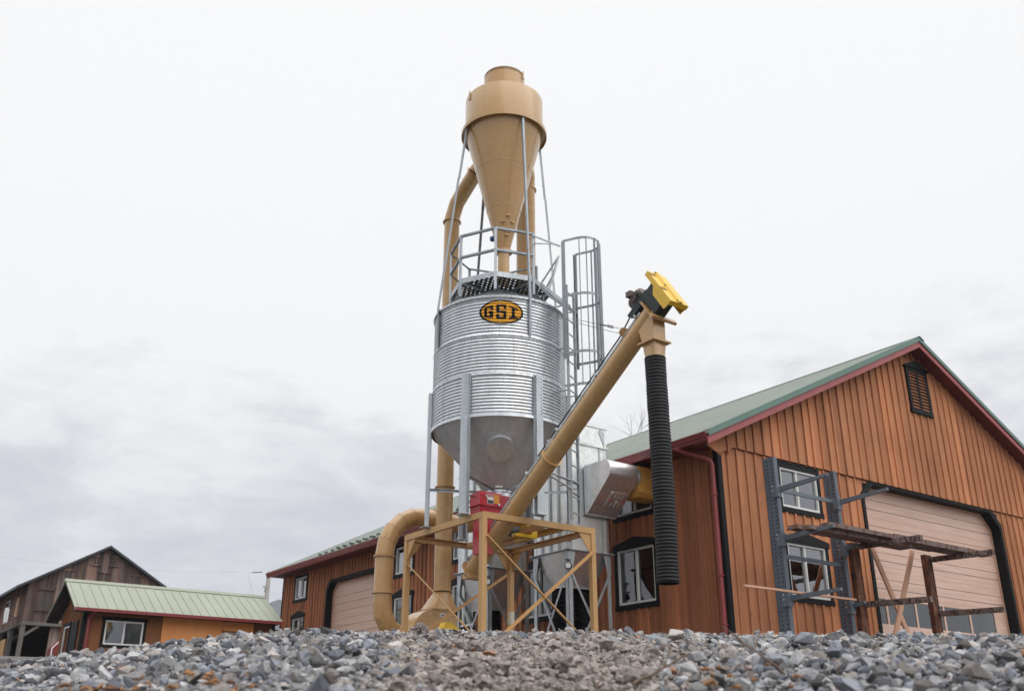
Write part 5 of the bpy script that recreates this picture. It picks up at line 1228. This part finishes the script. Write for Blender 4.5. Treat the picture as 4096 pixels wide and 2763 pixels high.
mb = MB(); mb.box((12.30, sy0-.004, 2.0), (13.25, sy0+.03, 3.46)); mb.build('door', M['cream'], SHD)
shed_win(lambda u, d, z: (sx0-.02-d, u, z), 35.0, 35.75, 2.65, 3.52, False)
mb = MB(); mb.box((sx0-.05, 33.95, 2.1), (sx0-.021, 34.75, 3.60)); mb.build('door_opening', M['black'], SHD)

# ------------------------------------------------------------------ weathered barn far left
BNX0, BNX1, BNY0, BNY1 = 8.90, 15.43, 50.0, 63.
BN = thing('old_barn', (BNX0, BNY0, 3.4), 'old weathered grey-brown plank barn with dark roof and louvred vents at far left', 'barn')
bz = lambda x: 8.80-.585*abs(x-12.165)
low_ = 5.10; gB = 3.2
mb = MB(); mb.prism([(BNX0,low_),(BNX1,low_),(BNX1,bz(BNX1)-.1),(12.165,bz(12.165)-.1),(BNX0,bz(BNX0)-.1)], (0,BNY0,0), (1,0,0), (0,0,1), (0,.12,0)); x = BNX0+.1
while x < BNX1: mb.box((x-.012, BNY0-.008, low_+random.uniform(-.05,.03)), (x+.10, BNY0, bz(x+.05)-.12)); x += random.uniform(.2, .3)
mb.box((BNX0, BNY0-.02, 6.60), (BNX1, BNY0-.009, 6.635)); mb.build('gable_wall', M['barn'], BN)
mb = MB(); mb.box((BNX0, BNY0+.12, low_), (BNX0+.1, BNY1, bz(BNX0)-.1)); mb.box((BNX1-.1, BNY0+.12, gB), (BNX1, BNY1, bz(BNX1)-.1)); mb.box((BNX0, BNY1, gB), (BNX1, BNY1+.1, bz(BNX0)-.1)); mb.build('side_wall', M['barn_side'], BN)
mb = MB(); mb.box((10.20, BNY0+.25, gB), (BNX1-.1, BNY0+.4, low_-.02)); mb.build('lower_wall', M['barn'], BN)
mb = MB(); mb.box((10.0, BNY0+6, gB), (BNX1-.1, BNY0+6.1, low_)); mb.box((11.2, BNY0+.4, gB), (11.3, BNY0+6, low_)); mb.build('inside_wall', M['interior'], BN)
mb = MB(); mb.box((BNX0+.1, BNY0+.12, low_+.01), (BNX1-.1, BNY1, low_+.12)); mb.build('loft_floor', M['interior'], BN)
mb = MB(); mb.box((BNX0-.02, BNY0-.03, low_-.16), (BNX1, BNY0+.14, low_-.005)); mb.box((BNX0-.02, BNY0+.14, low_-.16), (BNX0+.16, BNY1, low_-.005)); mb.build('sill_beam', M['grey_timber'], BN)
for y in (BNY0+.0, BNY0+2.6, BNY0+5.2, BNY0+8.):
    mb = MB(); mb.box((BNX0, y, gB-.2), (BNX0+.18, y+.18, low_-.16)); mb.bar((BNX0+.12, y+.09, 4.45), (BNX0+.75, y+.09, low_-.17), .1, .12); mb.bar((BNX0+.09, y+.12, 4.45), (BNX0+.09, y+.75, low_-.17), .1, .12); mb.build('post', M['grey_timber'], BN)
mb = MB()
for s in (1, -1):
    e = 12.165-3.85*s
    P_ = lambda x, y, dz: (x, y, bz(x)+dz)
    mb.hexa([P_(e,BNY0-.35,-.10),P_(12.165,BNY0-.35,-.10),P_(12.165,BNY1+.3,-.10),P_(e,BNY1+.3,-.10),P_(e,BNY0-.35,.02),P_(12.165,BNY0-.35,.02),P_(12.165,BNY1+.3,.02),P_(e,BNY1+.3,.02)])
mb.build('roof', M['barn_roof'], BN)
for (x0, x1, z0, z1) in ((11.51,11.86,7.90,8.27),(12.37,12.70,7.92,8.30),(10.29,10.72,6.80,7.48),(11.91,12.34,7.0,7.52),(13.51,13.90,7.0,7.50),(9.42,9.95,5.62,6.52)):
    yv = BNY0-.012; mb = MB()
    mb.box((x0,yv-.05,z0),(x0+.06,yv,z1)); mb.box((x1-.06,yv-.05,z0),(x1,yv,z1)); mb.box(((x0+x1)/2-.02,yv-.05,z0),((x0+x1)/2+.02,yv,z1)); mb.box((x0-.06,yv-.07,z0-.05),(x1+.06,yv,z0)); mb.prism([(x0-.1,z1),(x1+.1,z1),((x0+x1)/2,z1+.12)], (0,yv,0), (1,0,0), (0,0,1), (0,-.09,0))
    v_ = mb.build('louvred_vent', M['barn'], BN)
    mb = MB(); z = z0+.02
    while z < z1-.03: mb.hexa([(x0+.06,yv-.045,z),(x1-.06,yv-.045,z),(x1-.06,yv-.005,z+.03),(x0+.06,yv-.005,z+.03),(x0+.06,yv-.045,z+.01),(x1-.06,yv-.045,z+.01),(x1-.06,yv-.005,z+.04),(x0+.06,yv-.005,z+.04)]); z += .055
    mb.build('louvre', M['grey_timber'], v_)
mb = MB(); mb.box((BNX0-.02, BNY0+1.55, 5.3), (BNX0-.008, BNY0+2.1, 6.35)); mb.build('patch_board', M['lumber'], BN)
mb = MB(); mb.box((BNX0-.05, BNY0+3.6, 5.7), (BNX0-.01, BNY0+4.6, 6.4)); w_ = mb.build('window', M['white'], BN); mb = MB(); mb.box((BNX0-.058, BNY0+3.68, 5.77), (BNX0-.051, BNY0+4.52, 6.33)); mb.build('pane', M['glass_sky'], w_)
HP = thing('basketball_hoop', (BNX0-.3, BNY0+.9, 5.0), 'small basketball backboard and rim on the barn side wall', 'basketball hoop')
mb = MB(); mb.box((BNX0-.55, BNY0+.55, 5.05), (BNX0-.51, BNY0+1.45, 5.65)); mb.build('backboard', M['white'], HP)
mb = MB(); n = 20; mb.tube([(BNX0-.8+.22*math.cos(2*math.pi*k/n), BNY0+1.0+.22*math.sin(2*math.pi*k/n), 5.08) for k in range(n+1)], .014, 6, False); mb.build('rim', M['gutter'], HP)
mb = MB(); mb.bar((BNX0-.51, BNY0+.8, 5.2), (BNX0, BNY0+.8, 5.25), .05, .05); mb.bar((BNX0-.51, BNY0+1.2, 5.5), (BNX0, BNY0+1.2, 5.3), .05, .05); mb.build('bracket', M['grey_timber'], HP)
mb = MB(); mb.box((BNX0+.10, BNY0+3.9, gB), (BNX0+.16, BNY0+5.1, 4.62)); tag(mb.build('plywood_sheet', M['plywood']), 'tan plywood sheet standing under the barn forebay at the left edge', 'plywood sheet')
PB = thing('play_house', (10.3, 47.6, 3.3), 'small dark red hutch with white edging between barn and shed', 'hutch')
mb = MB(); mb.prism([(0,0),(1.1,0),(1.1,.75),(.82,1.02),(.42,1.02),(0,.55)], (9.86, 47.6, 3.25), (1,0,0), (0,0,1), (0,.8,0)); mb.build('body', M['red_board'], PB)
mb = MB(); pp = [(0,0),(0,.55),(.42,1.02),(.82,1.02),(1.1,.75)]
for a, b in zip(pp, pp[1:]): mb.bar((9.86+a[0], 47.58, 3.25+a[1]), (9.86+b[0], 47.58, 3.25+b[1]), .04, .045)
mb.build('edging', M['white'], PB)

# railing, pole, wires behind the shed
RL_ = thing('deck_railing', (15.2, 36.9, 3.0), 'brown wooden railing between the shed roof and the workshop corner', 'railing')
mb = MB()
for z in (4.02, 4.22, 4.38): mb.box((14.45, 37.0, z-.025), (15.72, 37.05, z+.025))
mb.build('rail', M['shed_side'], RL_); mb = MB(); mb.box((15.52, 37.05, 2.6), (15.62, 37.15, 4.45)); mb.box((14.5, 37.05, 2.6), (14.6, 37.15, 4.45)); mb.build('post', M['shed_side'], RL_)
UP = thing('utility_pole', (27.27, 66.7, 4.4), 'pale grey utility pole beside the far left workshop corner', 'utility pole')
mb = MB(); mb.tube([(27.27,66.7,4.0),(27.30,66.7,10.75)], [.19, .15], 16); mb.build('pole', M['pole'], UP, smooth=40)
mb = MB(); mb.bar((26.0,66.6,11.0),(26.75,66.6,11.1),.06,.07); mb.tube([(26.9,66.6,10.1),(27.0,66.6,10.15),(27.08,66.6,10.0),(27.05,66.6,9.75)], .03, 6); mb.tube([(27.2,66.6,10.7),(27.2,66.6,11.2)], .03, 6); mb.box((26.95,66.55,8.35),(27.05,66.6,8.55)); mb.build('hardware', M['wire'], UP)
mb = MB()
def sag(p, q, s_, n_=16): return [Vector(p).lerp(Vector(q), i/n_)-Vector((0,0,s_*4*(i/n_)*(1-i/n_))) for i in range(n_+1)]
mb.tube(sag((26.1,66.6,11.05), (5., 75., 12.2), .6), .0035, 5); mb.tube(sag((25.7,66.6,11.0),(27.1,66.6,9.0), .7), .006, 5); mb.build('wire', M['wire'], UP)

# ------------------------------------------------------------------ bare trees beyond the roof
def bare_tree(x, y, h, label, seed, spread=.55, depth=6):
    rd = random.Random(seed); z0 = gz(x, y); t = thing('bare_tree', (x, y, z0-.1), label, 'tree', 'bare winter trees behind the buildings')
    mt, mbr = MB(), MB()
    def grow(p, d, L, r, lev):
        pts = [p]; q = p; dd = d
        for k in range(4):
            dd = (dd+Vector((rd.uniform(-1,1), rd.uniform(-1,1), rd.uniform(-.5,.9)))*.16).normalized(); q = q+dd*L/4; pts.append(q)
        (mt if lev == 0 else mbr).tube(pts, [max(.006, r*(1-.10*k)) for k in range(5)], 6 if lev > 1 else 10, False)
        if lev >= depth: return
        for k in range(rd.choice((2, 3, 3)) if lev else 4):
            i = rd.choice((2, 3, 4, 4)); a = rd.uniform(0, 2*math.pi); o = dd.orthogonal().normalized(); o.rotate(Matrix.Rotation(a, 3, dd))
            grow(pts[i], (dd+o*rd.uniform(.5, 1.0)*spread*1.5+Vector((0,0,.15))).normalized(), L*rd.uniform(.55, .78), r*.58, lev+1)
    grow(Vector((x, y, z0-.1)), Vector((0,0,1)), h*.38, h*.014, 0)
    mt.build('trunk', M['bark'], t, smooth=60, normals=False); mbr.build('crown', M['bark'], t, smooth=60, normals=False)
bare_tree(33.4, 35.0, 14.5, 'bare branching tree top above the green roof beside the dust bin', 5)
bare_tree(38.0, 33.2, 11.9, 'single bare twigs above the green roof right of the hanging hose', 9)
bare_tree(58., 27.5, 15.5, 'bare tree showing at the right edge beyond the gable', 14)
bare_tree(6.3, 84., 10.6, 'faint bare tree top left of the old barn roof', 22)

# ------------------------------------------------------------------ the hazy winter air between here and the ridge
mb = MB(); mb.box((-4100,-4100,-3), (4100,4100,330))
m_ = bpy.data.materials.new('haze_air'); m_.use_nodes = True; nt_ = m_.node_tree; nt_.nodes.clear(); o_ = N(nt_, 'ShaderNodeOutputMaterial'); v_ = N(nt_, 'ShaderNodeVolumePrincipled'); v_.inputs['Color'].default_value = (.80,.85,.95,1); v_.inputs['Density'].default_value = .0003; nt_.links.new(v_.outputs[0], o_.inputs['Volume'])
tag(mb.build('haze', m_), kind='stuff')
# ------------------------------------------------------------------ camera, light, sky
F_PX, W_PX = 3889., 4096.
cam = bpy.data.cameras.new('camera'); co = bpy.data.objects.new('camera', cam); col.objects.link(co); scene.camera = co
cam.sensor_width = 36; cam.lens = F_PX/W_PX*36; cam.clip_start = .05; cam.clip_end = 8000
co.location = (0,0,0); co.rotation_euler = (R(90+22.17), 0, -VIEW)
cam.dof.use_dof = True; cam.dof.focus_distance = 8.5; cam.dof.aperture_fstop = 5.0
SUN_EL, SUN_HD = R(48), R(166)                                        # heading measured clockwise from +Y
su = bpy.data.lights.new('sun', 'SUN'); su.energy = 1.6; su.angle = R(75); su.color = (1.0, .97, .93); so = bpy.data.objects.new('sun', su); col.objects.link(so)
sd = Vector((math.cos(SUN_EL)*math.sin(SUN_HD), math.cos(SUN_EL)*math.cos(SUN_HD), math.sin(SUN_EL)))
so.rotation_euler = sd.to_track_quat('Z', 'Y').to_euler(); so.location = (0, 0, 40)
w = bpy.data.worlds.new('World'); scene.world = w; w.use_nodes = True; nt = w.node_tree; nt.nodes.clear()
out = N(nt, 'ShaderNodeOutputWorld'); b1_ = N(nt, 'ShaderNodeBackground'); b2_ = N(nt, 'ShaderNodeBackground')
sky = N(nt, 'ShaderNodeTexSky'); sky.sky_type = 'NISHITA'; sky.sun_disc = False; sky.sun_elevation = SUN_EL; sky.sun_rotation = SUN_HD
nt.links.new(sky.outputs[0], b1_.inputs[0]); b1_.inputs[1].default_value = .09
tc = N(nt, 'ShaderNodeTexCoord'); sep = N(nt, 'ShaderNodeSeparateXYZ'); nt.links.new(tc.outputs['Generated'], sep.inputs[0])
mp = N(nt, 'ShaderNodeMapping'); mp.inputs['Scale'].default_value = (1.0, 1.0, 2.4); mp.inputs['Location'].default_value = (.37, .1, .2); nt.links.new(tc.outputs['Generated'], mp.inputs[0])
n1 = noise(nt, mp.outputs[0], 3.6, 8, .60, .5); n2 = noise(nt, mp.outputs[0], 10.5, 7, .6, .4)
nn_ = mathn(nt, 'ADD', mathn(nt, 'MULTIPLY', n1, .62), mathn(nt, 'MULTIPLY', n2, .38))
# clouds thin out with height: the lower sky is grey-white, the upper sky evenly bright
lift = N(nt, 'ShaderNodeMapRange'); lift.inputs[1].default_value = .18; lift.inputs[2].default_value = .50; lift.inputs[3].default_value = -.05; lift.inputs[4].default_value = .34; nt.links.new(sep.outputs[2], lift.inputs[0])
cl = ramp(nt, mathn(nt, 'ADD', nn_, lift.outputs[0]), [(.37, (.69,.70,.75)), (.46, (.80,.805,.84)), (.55, (.965,.965,.97)), (.64, (1.07,1.07,1.065))])
zen = N(nt, 'ShaderNodeMapRange'); zen.inputs[1].default_value = .70; zen.inputs[2].default_value = .95; zen.inputs[3].default_value = 1.0; zen.inputs[4].default_value = 2.7; nt.links.new(sep.outputs[2], zen.inputs[0])
nt.links.new(cl, b2_.inputs[0]); nt.links.new(zen.outputs[0], b2_.inputs[1])
ms = N(nt, 'ShaderNodeMixShader'); ms.inputs[0].default_value = .94; nt.links.new(b1_.outputs[0], ms.inputs[1]); nt.links.new(b2_.outputs[0], ms.inputs[2]); nt.links.new(ms.outputs[0], out.inputs[0])
vs = scene.view_settings; vs.view_transform = 'Standard'; vs.look = 'None'; vs.exposure = 0; vs.gamma = 1; vs.use_curve_mapping = False
scene.cycles.use_denoising = True; scene.cycles.max_bounces = 8; scene.cycles.transparent_max_bounces = 12
